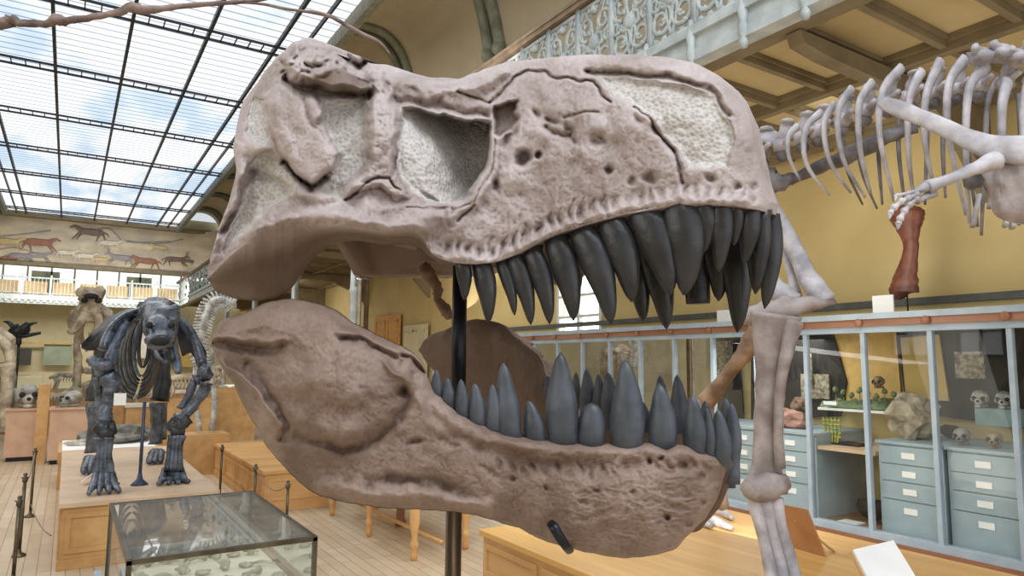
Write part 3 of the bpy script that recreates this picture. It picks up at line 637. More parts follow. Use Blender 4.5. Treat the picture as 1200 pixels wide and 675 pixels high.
wall_box('wall_ledge', (0,400), (84,404), 41.7, M_ybd, 'yellow ledge running along the far wall under the balcony', 'ledge')

# ---- skylight
M_sky, n_, b_ = nt('ribbed skylight glass')
def skymat(n, b):
    N = n.nodes.new; L = n.links.new; n.nodes.remove(b)
    out = n.nodes['Material Output']; em = N('ShaderNodeEmission'); tc = N('ShaderNodeTexCoord')
    no = N('ShaderNodeTexNoise'); no.inputs['Scale'].default_value = .35; no.inputs['Detail'].default_value = 4; mp = N('ShaderNodeMapping'); mp.inputs['Scale'].default_value = (1,.45,1); L(tc.outputs['Object'], mp.inputs[0]); L(mp.outputs[0], no.inputs[0])
    cr = N('ShaderNodeValToRGB'); e = cr.color_ramp.elements; e[0].position = .40; e[0].color = rgb(206,224,242); e[1].position = .52; e[1].color = (1.0,1.0,1.0,1); L(no.outputs[0], cr.inputs[0])
    sx = N('ShaderNodeSeparateXYZ'); L(tc.outputs['Object'], sx.inputs[0])
    m1 = N('ShaderNodeMath'); m1.operation = 'MULTIPLY'; m1.inputs[1].default_value = 1/.3292; L(sx.outputs[1], m1.inputs[0])
    fr = N('ShaderNodeMath'); fr.operation = 'FRACT'; L(m1.outputs[0], fr.inputs[0]); c = N('ShaderNodeMath'); c.operation = 'LESS_THAN'; c.inputs[1].default_value = .17; L(fr.outputs[0], c.inputs[0])
    mx = N('ShaderNodeMix'); mx.data_type = 'RGBA'; mx.blend_type = 'MULTIPLY'; L(c.outputs[0], mx.inputs[0]); L(cr.outputs[0], mx.inputs[6]); mx.inputs[7].default_value = (.42,.47,.52,1)
    L(mx.outputs[2], em.inputs[0]); em.inputs[1].default_value = SKYGLOW; L(em.outputs[0], out.inputs[0])
skymat(M_sky.node_tree, b_)
sk = empty('skylight', ((XR+XL)/2, 20, SKYZ)); sk['kind'] = 'structure'; sk.name = 'window_6'
bm = bmesh.new(); quad(bm, (XL,-6,SKYZ+.1), (XR,-6,SKYZ+.1), (XR,YF,SKYZ+.1), (XL,YF,SKYZ+.1)); link('window_pane', bm, M_sky, sk, smooth=False)
for x in (-2.5,-2.12,-.70,.69,2.12,3.5,4.02):
    w_ = .032 if x in (-2.12,-.70,.69,2.12,3.5) else .022
    bxo('glazing_bar', (x-w_,-6,SKYZ-.03), (x+w_,YF,SKYZ+.08), M_dkiron, sk)
for Y in (3.5,7.45,11.4,15.35,19.3,23.3,27.3,31.2,35.1,38.8):
    bm = bmesh.new(); box(bm, (XL,Y-.02,SKYZ-.02), (XR,Y+.02,SKYZ+.03)); box(bm, (XL,Y+.40,SKYZ-.02), (XR,Y+.44,SKYZ+.03))
    x = XL+.15
    while x < XR: box(bm, (x,Y,SKYZ-.01), (x+.025,Y+.42,SKYZ+.015)); x += .283
    link('lattice_beam', bm, M_dkiron, sk, smooth=False)
bm = bmesh.new(); box(bm, (XR-.02,-6,SKYZ-.22), (XR+.14,YF,SKYZ+.1)); box(bm, (XL-.14,-6,SKYZ-.22), (XL+.02,YF,SKYZ+.1)); box(bm, (XL,YF-.1,SKYZ-.1), (XR,YF+.1,SKYZ+.12)); link('trim_2', bm, mat('grey green trim', rgb(146,146,132), rgb(120,120,108)), smooth=False, kind='structure')
# cove ribs
for Y in (3.5,7.45,11.4,15.35,19.3,23.3,27.3,31.2,35.1,38.8):
    bm = bmesh.new(); Y -= .3
    for dy in (0, .4): tube(bm, [(x-.06, Y+dy, z+EYE-.08) for x, z in cov[1:7]], [.05,.07,.09,.10,.11,.12], seg=8, sub=4)
    for dy in (0, .4): ball(bm, (6.74, Y+dy, EYE+6.15), .15, 8)
    tag(link('cove_rib', bm, M_green, kind='structure'), None)
    bpy.context.object
for o in [o for o in bpy.data.objects if o.name.startswith('cove_rib')]: o.name = 'trim_3'
# spotlights on the cove
for i, (x, y) in enumerate(((437,1),(428,14))):
    d = ray(x, y); p = ORG+d*(5.0/d.x); bm = bmesh.new(); tube(bm, [p, p+V((-.05,.0,-.16))], [.05,.06], seg=12, sub=1); tube(bm, [p, p+V((.12,0,.02))], .015, seg=6, sub=1)
    link('spotlight', bm, M_black, label=('small black spotlight high on the vault beside the skylight, upper one', 'small black spotlight high on the vault beside the skylight, lower one')[i], cat='spotlight')

# ---- right gallery
bm = bmesh.new(); box(bm, (4.75,-4,GZ+.12), (8.2,YF,GZ+.3)); link('ceiling', bm, M_soff, smooth=False, kind='structure')
bm = bmesh.new()
for x in (6.33, 7.95): box(bm, (x-.05,-4,GZ-.02), (x+.05,YF,GZ+.14)); box(bm, (x-.085,-4,GZ+.06), (x+.085,YF,GZ+.13))
box(bm, (4.785,-4,GZ+.01), (4.98,YF,GZ+.14))
for i in range(-6, 62):
    y = 3.98+.57*i; box(bm, (4.98,y-.03,GZ+.015), (8.19,y+.03,GZ+.14))
for i in range(-6, 62):
    y = 3.98+.57*i; box(bm, (4.98,y-.06,GZ+.075), (8.19,y+.06,GZ+.135))
link('trim_4', bm, M_beam, smooth=False, kind='structure')
for y in (3.36, 7.9, 12.4, 17.0, 21.6, 26.2):       # deep transverse girders with curved haunch
    bm = bmesh.new(); prof = [(4.9,GZ),(4.95,GZ-.10),(5.3,GZ-.14),(6.1,GZ-.16),(7.0,GZ-.22),(7.7,GZ-.5),(8.2,GZ-1.0),(8.2,GZ)]
    a = [bm.verts.new((x,y-.07,z)) for x, z in prof]; b = [bm.verts.new((x,y+.07,z)) for x, z in prof]; bm.faces.new(a); bm.faces.new(b[::-1])
    for i in range(len(prof)): bm.faces.new((a[i], a[(i+1) % 8], b[(i+1) % 8], b[i]))
    link('trim_5', bm, M_beam, smooth=False, kind='structure')
# fascia and cast-iron railing
bm = bmesh.new(); box(bm, (4.62,-4,GZ), (4.78,YF,GZ+.10)); box(bm, (4.65,-4,GZ+.10), (4.78,YF,GZ+.24)); box(bm, (4.60,-4,GZ+.24), (4.78,YF,GZ+.33)); link('trim_6', bm, M_iron, smooth=False, kind='structure')
rail = empty('gallery_railing', (4.7,10,GZ+.33), 'pale ornate cast iron gallery railing with scrolls and brown handrail above the skull', 'railing')
bm = bmesh.new(); box(bm, (4.62,-4,GZ+1.28), (4.78,YF,GZ+1.34)); box(bm, (4.60,-4,GZ+1.34), (4.80,YF,GZ+1.38)); link('handrail', bm, mat('brown handrail', rgb(150,130,108), rgb(124,104,84)), rail, smooth=False)
def scroll(bm, cy, cz, r, turns, a0, sg, w=.027):
    pts = []; n = int(14*turns)
    for i in range(n+1):
        q = i/n; a = a0+sg*q*turns*2*math.pi; rr = r*(1-.82*q); pts.append((4.69, cy+rr*math.cos(a), cz+rr*math.sin(a)))
    tube(bm, pts, [w*(1-.35*i/n) for i in range(n+1)], seg=5, sub=1)
def lace(y0, w, fine=True):
    bm = bmesh.new(); zb = GZ+.33; h = .95
    box(bm, (4.66,y0-.03,zb), (4.72,y0+.03,zb+h)); box(bm, (4.67,y0,zb+.02), (4.71,y0+w,zb+.06)); box(bm, (4.67,y0,zb+h-.06), (4.71,y0+w,zb+h-.02))
    cy = y0+w/2
    for s_ in (-1, 1):
        if not fine:
            scroll(bm, cy+s_*w*.24, zb+.3, .2, 1.2, 0, s_, .022); scroll(bm, cy+s_*w*.24, zb+.68, .18, 1.2, math.pi, -s_, .022); continue
        scroll(bm, cy+s_*w*.25, zb+.26, .17, 1.6, math.pi/2, s_); scroll(bm, cy+s_*w*.25, zb+.66, .15, 1.5, -math.pi/2, s_); scroll(bm, cy+s_*w*.10, zb+.46, .10, 1.3, 0, -s_)
        scroll(bm, cy+s_*w*.38, zb+.46, .09, 1.3, math.pi, s_); tube(bm, [(4.69,cy,zb+.06),(4.69,cy+s_*w*.12,zb+.3),(4.69,cy+s_*w*.08,zb+.6),(4.69,cy+s_*w*.3,zb+.88)], [.022,.018,.02,.014], seg=5)
        tube(bm, [(4.69,cy+s_*w*.45,zb+.1),(4.69,cy+s_*w*.36,zb+.45),(4.69,cy+s_*w*.45,zb+.8)], [.018,.014,.018], seg=5)
        for k in range(7):
            a = .5+k*.42; p = V((4.68, cy+s_*(w*.22+.1*math.cos(a*2)), zb+.15+.11*k)); ball(bm, p, .035, 6, sc=(.4,1.3,.6), rot=Matrix.Rotation(s_*(a-1), 3, 'X'))
    if fine:
        ball(bm, (4.67,cy,zb+.46), .07, 10, sc=(.5,1,1.3)); lathe(bm, (4.67,cy,zb+.78), [(.03,0),(.05,.04),(.02,.1)], 8)
    # pierced ground leaf
    for k in range(5 if fine else 3): ball(bm, (4.70, y0+w*(.1+.2*k), zb+.08), .045, 6, sc=(.4,1,.8)); ball(bm, (4.70, y0+w*(.1+.2*k), zb+.87), .045, 6, sc=(.4,1,.8))
    return link('railing_panel', bm, M_iron, rail)
y = .2
while y < 12: lace(y, .575*1); y += .575
while y < 39: lace(y, 1.15, False); y += 1.15
for i in range(-1, 23):
    y = 3.06+.58*i; bm = bmesh.new()
    lathe(bm, (4.63,y,GZ-.10), [(.0,0),(.03,.01),(.04,.06),(.025,.1),(.045,.13),(.045,.2),(.03,.24),(.05,.34),(.03,.44),(.02,.5)], 8)
    link('pendant', bm, M_iron, rail)
# gallery columns with scroll brackets
def column(Y):
    t = empty('gallery_column', (4.9,Y,0), 'slender pale iron column with scroll bracket under the gallery, seen between the jaws', 'column', 'iron columns under the gallery')
    bm = bmesh.new(); lathe(bm, (4.9,Y,0), [(.16,0),(.16,.3),(.11,.36),(.09,.45),(.08,3.3),(.12,3.36),(.09,3.42),(.08,GZ-.3),(.16,GZ-.2),(.18,GZ)], 14); link('shaft', bm, M_iron, t)
    for s_ in (-1, 1):
        bm = bmesh.new(); tube(bm, [(4.9,Y+s_*.08,GZ-1.2),(4.9,Y+s_*.16,GZ-.7),(4.9,Y+s_*.5,GZ-.3),(4.9,Y+s_*1.2,GZ-.08)], [.03,.045,.05,.04], seg=8, sub=6)
        pts = [(4.9, Y+s_*(.38+.16*(1-.8*i/24)*math.cos(i*.45)), GZ-.55+.16*(1-.8*i/24)*math.sin(i*.45)) for i in range(25)]; tube(bm, pts, .026, seg=6, sub=1)
        link('scroll_bracket', bm, M_green, t)
for Y in (13.7, 18.2, 22.8, 27.4, 32): column(Y)
# =====================================================================  LONG WALL CABINET
VX = 6.94; VB = .25; ys = [2.08+.665*k for k in range(-4, 19)]; Y0, Y1 = ys[0], ys[-1]
vit = empty('display_cabinet', (VX,(Y0+Y1)/2,0), 'long grey blue glazed cabinet with red brown top rail along the ochre wall', 'display cabinet')
bxo('wooden_base', (VX-.06,Y0,0), (VX+1.2,Y1,.19), M_redwood, vit)
bxo('bottom_rail', (VX-.05,Y0,.19), (VX+.06,Y1,.26), M_frame, vit)
bxo('cabinet_floor', (VX+.06,Y0,.19), (VX+1.24,Y1,.22), mat('cabinet floor board', rgb(160,128,98), rgb(140,108,80)), vit)
TZ = EYE+.34
bxo('top_rail', (VX-.04,Y0,TZ-.0), (VX+.05,Y1,TZ+.065), M_frame, vit); bxo('red_rail', (VX-.07,Y0,TZ+.065), (VX+.06,Y1,TZ+.135), M_redwood, vit); bxo('cornice', (VX-.09,Y0,TZ+.135), (VX+.1,Y1,TZ+.195), M_frame, vit)
bxo('cabinet_roof', (VX+.1,Y0,TZ+.15), (8.19,Y1,TZ+.19), M_frame, vit)
bxo('wall_bracket_rail', (8.12,Y0,EYE+.70), (8.19,Y1,EYE+.78), mat('dark grey shelf', rgb(96,98,96), rgb(78,80,78)), vit)
for y in ys: bxo('mullion', (VX-.03,y-.022,.26), (VX+.03,y+.022,TZ), M_frame, vit)
for i, y in enumerate(ys):
    bm = bmesh.new(); ball(bm, (VX-.085,y,TZ+.10), .045, 12, sc=(.5,1,1)); link('round_boss', bm, M_redwood, vit)
bm = bmesh.new(); quad(bm, (VX,Y0,.26), (VX,Y1,.26), (VX,Y1,TZ), (VX,Y0,TZ)); link('glass', bm, M_glass, vit, smooth=False)
bxo('back_board', (8.13,Y0,.22), (8.18,Y1,TZ+.1), M_yel, vit)
# drawer cabinets inside
def drawers(y0, y1, lab):
    t = empty('drawer_cabinet', (VX+.6,(y0+y1)/2,.22), lab, 'drawer cabinet', 'blue drawer cabinets inside the long case')
    bxo('carcass', (VX+.14,y0,.22), (VX+1.1,y1,1.12), M_drawer, t, bev=.004); bxo('top', (VX+.1,y0-.01,1.12), (VX+1.15,y1+.01,1.15), M_drawer, t)
    for a, b in ((.93,1.10),(.76,.92),(.58,.75),(.24,.57)):
        d = bxo('drawer', (VX+.115,y0+.03,a), (VX+.14,y1-.03,b), M_drawer, t, bev=.004); zc = b-.085 if a > .3 else b-.09
        bm = bmesh.new(); cy = (y0+y1)/2; box(bm, (VX+.105,cy-.065,zc-.028), (VX+.117,cy+.065,zc+.03)); link('label_holder', bm, M_card, d, smooth=False)
bays = [(ys[i], ys[i+1]) for i in range(len(ys)-1)]
names = {1:'blue drawer cabinet at the right edge behind the glass',5:'blue drawer cabinet behind the glass under the pair of small skulls',6:'blue drawer cabinet behind the glass carrying the big pale rock',8:'blue drawer cabinet behind the glass beside the grey leg bone'}
for i, (a, b) in enumerate(bays):
    if i in (7,) or i < 3: continue
    if i > 13: continue
    drawers(a+.02, b-.02, {3:'blue drawer cabinet in the bay at the right edge of the picture',4:'blue drawer cabinet at the far right, right of the paler rail post',5:'blue four drawer cabinet under the two small skulls and teal plinth',6:'blue four drawer cabinet carrying the big pale rock',8:'blue drawer cabinet directly behind the grey upright leg bone',9:'blue drawer cabinet just right of the lower jaw tip'}.get(i, 'blue drawer cabinet deep in the long case hidden behind the jaws'))
# knee space with shelf
ya, yb_ = bays[7]
bxo('knee_shelf', (VX+.12,ya+.01,.98), (VX+1.1,yb_-.01,1.02), M_platf, label='pale wooden shelf over the open bay of the long case', cat='shelf')
bm = bmesh.new(); ball(bm, (VX+.45,ya+.25,.37), .13, 12, sc=(1,1.2,.75), bump=.5); link('dark_rock', bm, M_black2, label='dark lumpy rock on the floor of the open bay', cat='rock')
bxo('floor_card', (VX+.15,ya+.28,.22), (VX+.35,ya+.5,.235), M_card, label='white card lying on the floor of the open bay', cat='card')
def vb(name, p0, p1, X, m, label, cat, group=None, th=.03, parent=None):
    a = on_x(*p0, X); b = on_x(*p1, X); return bxo(name, (X,min(a.y,b.y),min(a.z,b.z)), (X+th,max(a.y,b.y),max(a.z,b.z)), m, parent, label=label, cat=cat, group=group)
def slant(name, pts, X, m, label, cat, th=.02, parent=None):
    bm = bmesh.new(); f = [bm.verts.new(on_x(x, y, X)) for x, y in pts]; b = [bm.verts.new(v.co+V((th,0,0))) for v in f]; bm.faces.new(f); bm.faces.new(b[::-1]); n = len(f)
    for i in range(n): bm.faces.new((f[i], f[(i+1) % n], b[(i+1) % n], b[i]))
    return link(name, bm, m, parent, smooth=False, label=label, cat=cat)
slant('black_panel', [(880,388),(974,384),(992,448),(985,488),(880,492)], 8.05, M_black2, 'black backing panel left of the ochre curtain in the long case', 'panel')
slant('black_panel', [(1049,380),(1215,368),(1220,505),(1062,482)], 8.06, M_black2, 'large black backing panel behind the small skulls', 'panel')
slant('straw_board', [(1055,396),(1100,392),(1112,470),(1062,468)], 8.0, M_ybd, 'straw coloured slanted board on the large black panel', 'board')
slant('ochre_panel', [(976,384),(1049,381),(1056,466),(992,470)], 8.08, mat('ochre curtain', rgb(222,184,108), rgb(206,166,92)), 'plain ochre panel behind the green diorama', 'panel')
for i, (x0, x1, y0, y1, m, lab, nm) in enumerate(((684,706,397,455,M_black2,'small dark panel farthest left in the gape','black_panel'),(712,744,396,452,M_ybd,'straw board between dark panels seen through the gape','straw_board'),(748,782,396,460,M_black2,'dark panel with a ring shaped print seen through the gape','black_panel'),(788,812,394,462,M_ybd,'narrow straw board beside the hanging left teeth','straw_board'),(834,866,392,500,M_black2,'dark panel just left of the upright leg bone','black_panel'))):
    slant(nm, [(x0,y0),(x1,y0-1),(x1+6,y1-2),(x0+4,y1)], 8.03, m, lab, 'panel' if m is M_black2 else 'board')
M_print = mat('faded photo print', rgb(176,166,142), rgb(96,88,78), rough=.7, scale=22, detail=2)
for a in (((688,402),(702,432),'faded print on the dark panel farthest left in the gape'),((752,404),(778,436),'faded print of a jaw on the middle dark panel'),((812,398),(828,432),'pale print beside the narrow straw board'),((838,400),(858,440),'striped print just left of the upright leg bone'),((938,438),(972,468),'small framed print behind the green diorama'),((1118,412),(1154,444),'framed fossil print on the large black panel')):
    vb('framed_print', a[0], a[1], 7.98, M_print, a[2], 'print')
M_bonep = mat('old ivory bone', rgb(206,196,172), rgb(164,150,124), rough=.6, scale=14, bump=.3, bscale=40)
M_rock = mat('pale rock', rgb(188,176,156), rgb(140,128,110), rough=.85, scale=9, bump=.6, bscale=30)
M_greenm = mat('moss green felt', rgb(126,142,104), rgb(88,108,78), rough=.9, scale=20, bump=.5)
def rock(p, r, sc, m, label, name='rock', cat='rock', bump=.6):
    bm = bmesh.new(); bmesh.ops.create_icosphere(bm, subdivisions=3, radius=1); sd = random.random()*50
    for v in bm.verts: d = v.co.normalized(); k = 1+bump*noise.noise(d*1.3+V((sd,0,0)))+.2*noise.noise(d*4+V((0,sd,0))); v.co = V(p)+V((d.x*sc[0],d.y*sc[1],d.z*sc[2]))*r*k
    return link(name, bm, m, smooth=False, label=label, cat=cat)
p = on_x(1068, 497, 7.4); rock((p.x,p.y,1.15+.25), .24, (.8,.95,1.0), M_rock, 'big pale angular rock on top of the drawer cabinet')
p = on_x(1095, 510, 7.62); rock((p.x+.1,p.y-.1,1.15+.08), .08, (1,1.6,.7), M_black2, 'dark flat rock beside the big pale rock')
def small_skull(p, s, label, m=M_bonep, cat='skull', name='small_skull', face=V((-1,-.2,0))):
    f = face.normalized(); sd = V((-f.y, f.x, 0)); p = V(p); bm = bmesh.new()
    R_ = Matrix((f, sd, V((0,0,1)))).transposed()
    ball(bm, p+V((0,0,s*.62)), s*.55, 14, sc=(1.1,.9,.85), rot=R_, bump=.12); ball(bm, p+f*s*.45+V((0,0,s*.38)), s*.34, 12, sc=(1.3,.75,.8), rot=R_, bump=.1)
    for k in (-1, 1): ball(bm, p+f*s*.35+sd*k*s*.34+V((0,0,s*.5)), s*.2, 8, sc=(1,.7,.8), rot=R_)
    tube(bm, [p-f*s*.2+sd*s*.3+V((0,0,s*.12)), p+f*s*.5+sd*s*.18+V((0,0,s*.08)), p+f*s*.8+V((0,0,s*.1)), p+f*s*.5-sd*s*.18+V((0,0,s*.08)), p-f*s*.2-sd*s*.3+V((0,0,s*.12))], s*.09, seg=8)
    o = link(name, bm, m, label=label, cat=cat)
    bm = bmesh.new()
    for k in (-1, 1): ball(bm, p+f*s*.62+sd*k*s*.24+V((0,0,s*.6)), s*.13, 8)
    ball(bm, p+f*s*.85+V((0,0,s*.42)), s*.09, 8)
    e = link('eye_socket', bm, M_black2, o); e.data.transform(Matrix.Identity(4)); return o
for (x, y, s_, lab) in ((1128,518,.15,'grey small skull left of the tan one on the drawer cabinet'),(1166,522,.14,'tan small skull on the right drawer cabinet'),(1030,455,.13,'brown small skull standing on the green diorama')):
    p = on_x(x, y, 7.35 if y > 500 else 7.8); 
    if y > 500: p.z = 1.15
    small_skull(p, s_, lab, mat('skull tone', rgb(170,150,120), rgb(110,96,78), rough=.6, scale=14) if x != 1128 else mat('grey skull tone', rgb(160,156,148), rgb(104,100,96), scale=14))
bxo('skull_plinth', tuple(on_x(1146,496,7.85)-V((0,.62,0)))[:0] or (7.7, on_x(1196,480,7.7).y, on_x(1146,498,7.7).z), (7.95, on_x(1142,480,7.7).y, on_x(1146,478,7.7).z), mat('teal felt', rgb(128,152,152), rgb(112,136,138)), label='teal plinth carrying two small white skulls', cat='plinth')
zt = on_x(1146,478,7.7).z
for x in (1150, 1178):
    p = on_x(x, 478, 7.8); small_skull((p.x,p.y,zt), .16, 'white toothy skull on the teal plinth, %s one' % ('left' if x == 1150 else 'right'), mat('white skull', rgb(206,206,198), rgb(120,120,114), scale=16))
a = on_x(958,474,7.6); b = on_x(1056,478,7.6)
dio = empty('shelf_diorama', (7.8,(a.y+b.y)/2,a.z-.05), 'mossy green landscape model on a white shelf in the long case', 'diorama')
bxo('shelf_board', (7.6,b.y,a.z-.06), (8.1,a.y,a.z-.03), M_white, dio)
bm = bmesh.new(); bmesh.ops.create_grid(bm, x_segments=14, y_segments=30, size=1)
for v in bm.verts: x_, y_ = v.co.x, v.co.y; v.co = V((7.85+.23*x_, (a.y+b.y)/2+(a.y-b.y)/2*.97*y_, a.z-.02+.10*(.6+noise.noise(V((x_*2,y_*5,3)))) * (1-abs(x_)**4)))
link('moss', bm, M_greenm, dio)
for i in range(9):
    y_ = b.y+(a.y-b.y)*(.08+.1*i); bm = bmesh.new(); tube(bm, [(7.8,y_,a.z),(7.81,y_+.01,a.z+.1+.03*(i % 3))], [.01,.004], seg=5); ball(bm, (7.81,y_+.01,a.z+.12+.03*(i % 3)), .035, 6, bump=.5); link('model_tree', bm, M_greenm, dio)
# plant, pink slab, oddments on the cabinet tops
p = on_x(975, 520, 7.35); pl = empty('stalk_plant', (p.x,p.y,1.02), 'yellow green stalks standing on the pale shelf', 'plant')
for k in range(5):
    bm = bmesh.new(); b_ = V((p.x,p.y+(k-2)*.03,1.02)); tube(bm, [b_, b_+V((.02,(k-2)*.012,.16)), b_+V((0,(k-2)*.02,.3))], [.012,.01,.004], seg=6)
    for q in range(5): ball(bm, b_+V((.01,(k-2)*.015,.08+.045*q)), .022, 5, sc=(.5,1.2,.6))
    link('stalk', bm, mat('stalk green', rgb(190,186,90), rgb(140,146,66)), pl)
p = on_x(925, 492, 7.45); rock((p.x,p.y,1.15+.1), .19, (.8,1.3,.6), mat('reddish fossil block', rgb(176,130,110), rgb(116,84,74), scale=8), 'reddish fossil block behind the upright leg bone', name='fossil_block', cat='fossil')
p = on_x(938, 478, 7.6); rock((p.x,p.y,1.15+.27), .09, (.8,1.2,1), mat('brown fossil', rgb(150,116,96), rgb(96,74,64)), 'small brown fossil on the reddish block', name='fossil_block', cat='fossil')
p = on_x(985, 530, 7.3); bxo('slate_slab', (p.x,p.y-.2,1.02), (p.x+.3,p.y+.1,1.04), M_black2, label='thin dark slab lying on the pale shelf', cat='slab')
for i, (x, y, X) in enumerate(((905,440,7.95),(950,435,7.95),(843,450,7.9))):
    p = on_x(x, y, X); bm = bmesh.new()
    for k in range(7): tube(bm, [p+V((0,.02*math.sin(k),.18-.055*k)), p+V((-.03,.03,.16-.055*k))], [.03,.02], seg=6, sub=1)
    tube(bm, [p+V((.01,.01,.22)), p+V((.01,0,-.2))], .02, seg=6, sub=1)
    link('vertebra_column', bm, M_bonep, label=('pale row of vertebrae right behind the upright leg bone','pale row of vertebrae against the black panel','pale row of vertebrae between jaw and leg bone')[i], cat='fossil')
vb('caption_card', (965,470), (980,475), 7.55, M_card, 'narrow white caption below the green landscape', 'card')
# on top of the cabinet
p = on_x(1065, 349, 7.5); base = V((p.x, p.y, TZ+.19))
hb = empty('limb_bone', base, 'dark reddish brown limb bone upright on a thin rod above the cabinet', 'bone')
bm = bmesh.new(); prof = [(1062,348,.4),(1059,344,15),(1060,335,15.5),(1062,322,13),(1065,308,9.5),(1067,292,8.5),(1067,280,9.5),(1065,268,13.5),(1064,257,18),(1063,248,18.5),(1064,241,13),(1065,238,3)]
tube(bm, [on_x(x, y, 7.5) for x, y, r in prof], [r*.0094 for x, y, r in prof], seg=18, sub=4, flat=.6, side=V((0,1,0)), bump=.12); link('bone_shaft', bm, mat('chocolate bone', rgb(126,74,56), rgb(92,50,38), rough=.35, scale=9, bump=.2), hb)
bm = bmesh.new(); q = on_x(1063,346,7.5); tube(bm, [q, (q.x,q.y,TZ+.2)], .008, seg=8, sub=1); lathe(bm, (q.x,q.y,TZ+.19), [(.07,0),(.07,.012),(.01,.02)], 12); link('stand', bm, M_black, hb)
bm = bmesh.new(); a = on_x(1022,347,7.15); b = on_x(1047,361,7.15); box(bm, (7.15,b.y,TZ+.19), (7.17,a.y,a.z)); link('caption_card', bm, M_card, smooth=False, label='white caption card on the cabinet top beside the brown bone', cat='card')
a = on_x(840,364,7.15); b = on_x(862,380,7.15); bm = bmesh.new(); box(bm, (7.15,b.y,TZ+.19), (7.17,a.y,a.z)); link('caption_card', bm, M_card, smooth=False, label='white caption card on the cabinet top near the hanging tooth', cat='card')
# =====================================================================  THINGS STANDING IN THE NAVE
def wood_box(name, lo, hi, m, mtop, label, cat, panels=3, axis=0, lip=.03, group=None):
    """panelled wooden plinth: carcass, overhanging top, framed panels on the seen faces"""
    t = empty(name, ((lo[0]+hi[0])/2,(lo[1]+hi[1])/2,lo[2]), label, cat, group)
    bxo('carcass', lo, (hi[0],hi[1],hi[2]-.05), m, t); bxo('top_board', (lo[0]-lip,lo[1]-lip,hi[2]-.05), (hi[0]+lip,hi[1]+lip,hi[2]), mtop, t, bev=.008)
    bxo('skirting', (lo[0]-lip*.6,lo[1]-lip*.6,lo[2]), (hi[0]+lip*.6,hi[1]+lip*.6,lo[2]+.09), m, t, bev=.006)
    h0 = lo[2]+.14; h1 = hi[2]-.10
    def frame(a, b, face):
        bm = bmesh.new(); w = .045; d = .014
        if face == 'front':
            y = lo[1]; 
            for q in (((a,y-d,h0),(b,y+.01,h0+w)),((a,y-d,h1-w),(b,y+.01,h1)),((a,y-d,h0+w),(a+w,y+.01,h1-w)),((b-w,y-d,h0+w),(b,y+.01,h1-w))): box(bm, *q)
        else:
            x = lo[0]
            for q in (((x-d,a,h0),(x+.01,b,h0+w)),((x-d,a,h1-w),(x+.01,b,h1)),((x-d,a,h0+w),(x+.01,a+w,h1-w)),((x-d,b-w,h0+w),(x+.01,b,h1-w))): box(bm, *q)
        link('panel_moulding', bm, m, t, smooth=False)
    n = panels; L = (hi[0]-lo[0])/n
    for i in range(n): frame(lo[0]+L*i+.03, lo[0]+L*(i+1)-.03, 'front')
    n2 = max(1, round((hi[1]-lo[1])/L)) if L > .2 else 1; n2 = min(n2, 8); L = (hi[1]-lo[1])/n2
    for i in range(n2): frame(lo[1]+L*i+.03, lo[1]+L*(i+1)-.03, 'side')
    return t
# platform of the dark skeleton
wood_box('display_platform', (.05,7.66,0), (1.36,11.9,.6), M_wood, M_platf, 'low panelled wooden platform carrying the dark blue mammal skeleton', 'platform', panels=2)
# the T. rex platform in front
wood_box('display_platform', (3.06,-1.5,0), (5.48,5.2,.5), M_wood, mat('golden platform boards', rgb(220,176,106), rgb(200,152,84), rough=.4, scale=3, stretch=(3,.2,1), bump=.05), 'large honey coloured wooden platform under the open jaws', 'platform', panels=3)

# ---- glass case front left
gc = empty('glass_case', (.75,4.6,0), 'low metal framed glass case of small fossils in the left foreground', 'glass case')
x0, x1, y0, y1, zt = .31, 1.2, 3.85, 5.4, .95
bxo('case_base', (x0,y0,0), (x1,y1,.42), M_pink, gc); 
bm = bmesh.new(); w = .012
for z in (zt-.02, .42):
    box(bm, (x0-w,y0-w,z), (x1+w,y0+w,z+.024)); box(bm, (x0-w,y1-w,z), (x1+w,y1+w,z+.024)); box(bm, (x0-w,y0,z), (x0+w,y1,z+.024)); box(bm, (x1-w,y0,z), (x1+w,y1,z+.024))
for x in (x0, x1):
    for y in (y0, y1): box(bm, (x-w,y-w,.42), (x+w,y+w,zt))
link('metal_frame', bm, M_brass, gc, smooth=False)
bm = bmesh.new(); quad(bm, (x0,y0,zt),(x1,y0,zt),(x1,y1,zt),(x0,y1,zt)); link('glass_lid', bm, M_glassc, gc, smooth=False)
bm = bmesh.new(); quad(bm, (x0,y0,.44),(x1,y0,.44),(x1,y0,zt),(x0,y0,zt)); quad(bm, (x1,y0,.44),(x1,y1,.44),(x1,y1,zt),(x1,y0,zt)); quad(bm, (x0,y0,.44),(x0,y1,.44),(x0,y1,zt),(x0,y0,zt)); quad(bm, (x0,y1,.44),(x1,y1,.44),(x1,y1,zt),(x0,y1,zt)); link('glass_side', bm, M_glassc, gc, smooth=False)
M_sheet = mat('cream display cloth', rgb(232,226,206), rgb(214,206,184), rough=.9)
bxo('display_tray', (x0+.04,y0+.04,.62), (x1-.04,y1-.04,.66), M_sheet, gc)
random.seed(11)
M_foss = mat('sage fossil bone', rgb(206,200,178), rgb(150,146,124), rough=.7, scale=12, bump=.3)
fl = ['small pale bone fragment','knobbly fossil vertebra','slender curved rib fragment','flat fossil plate fragment']
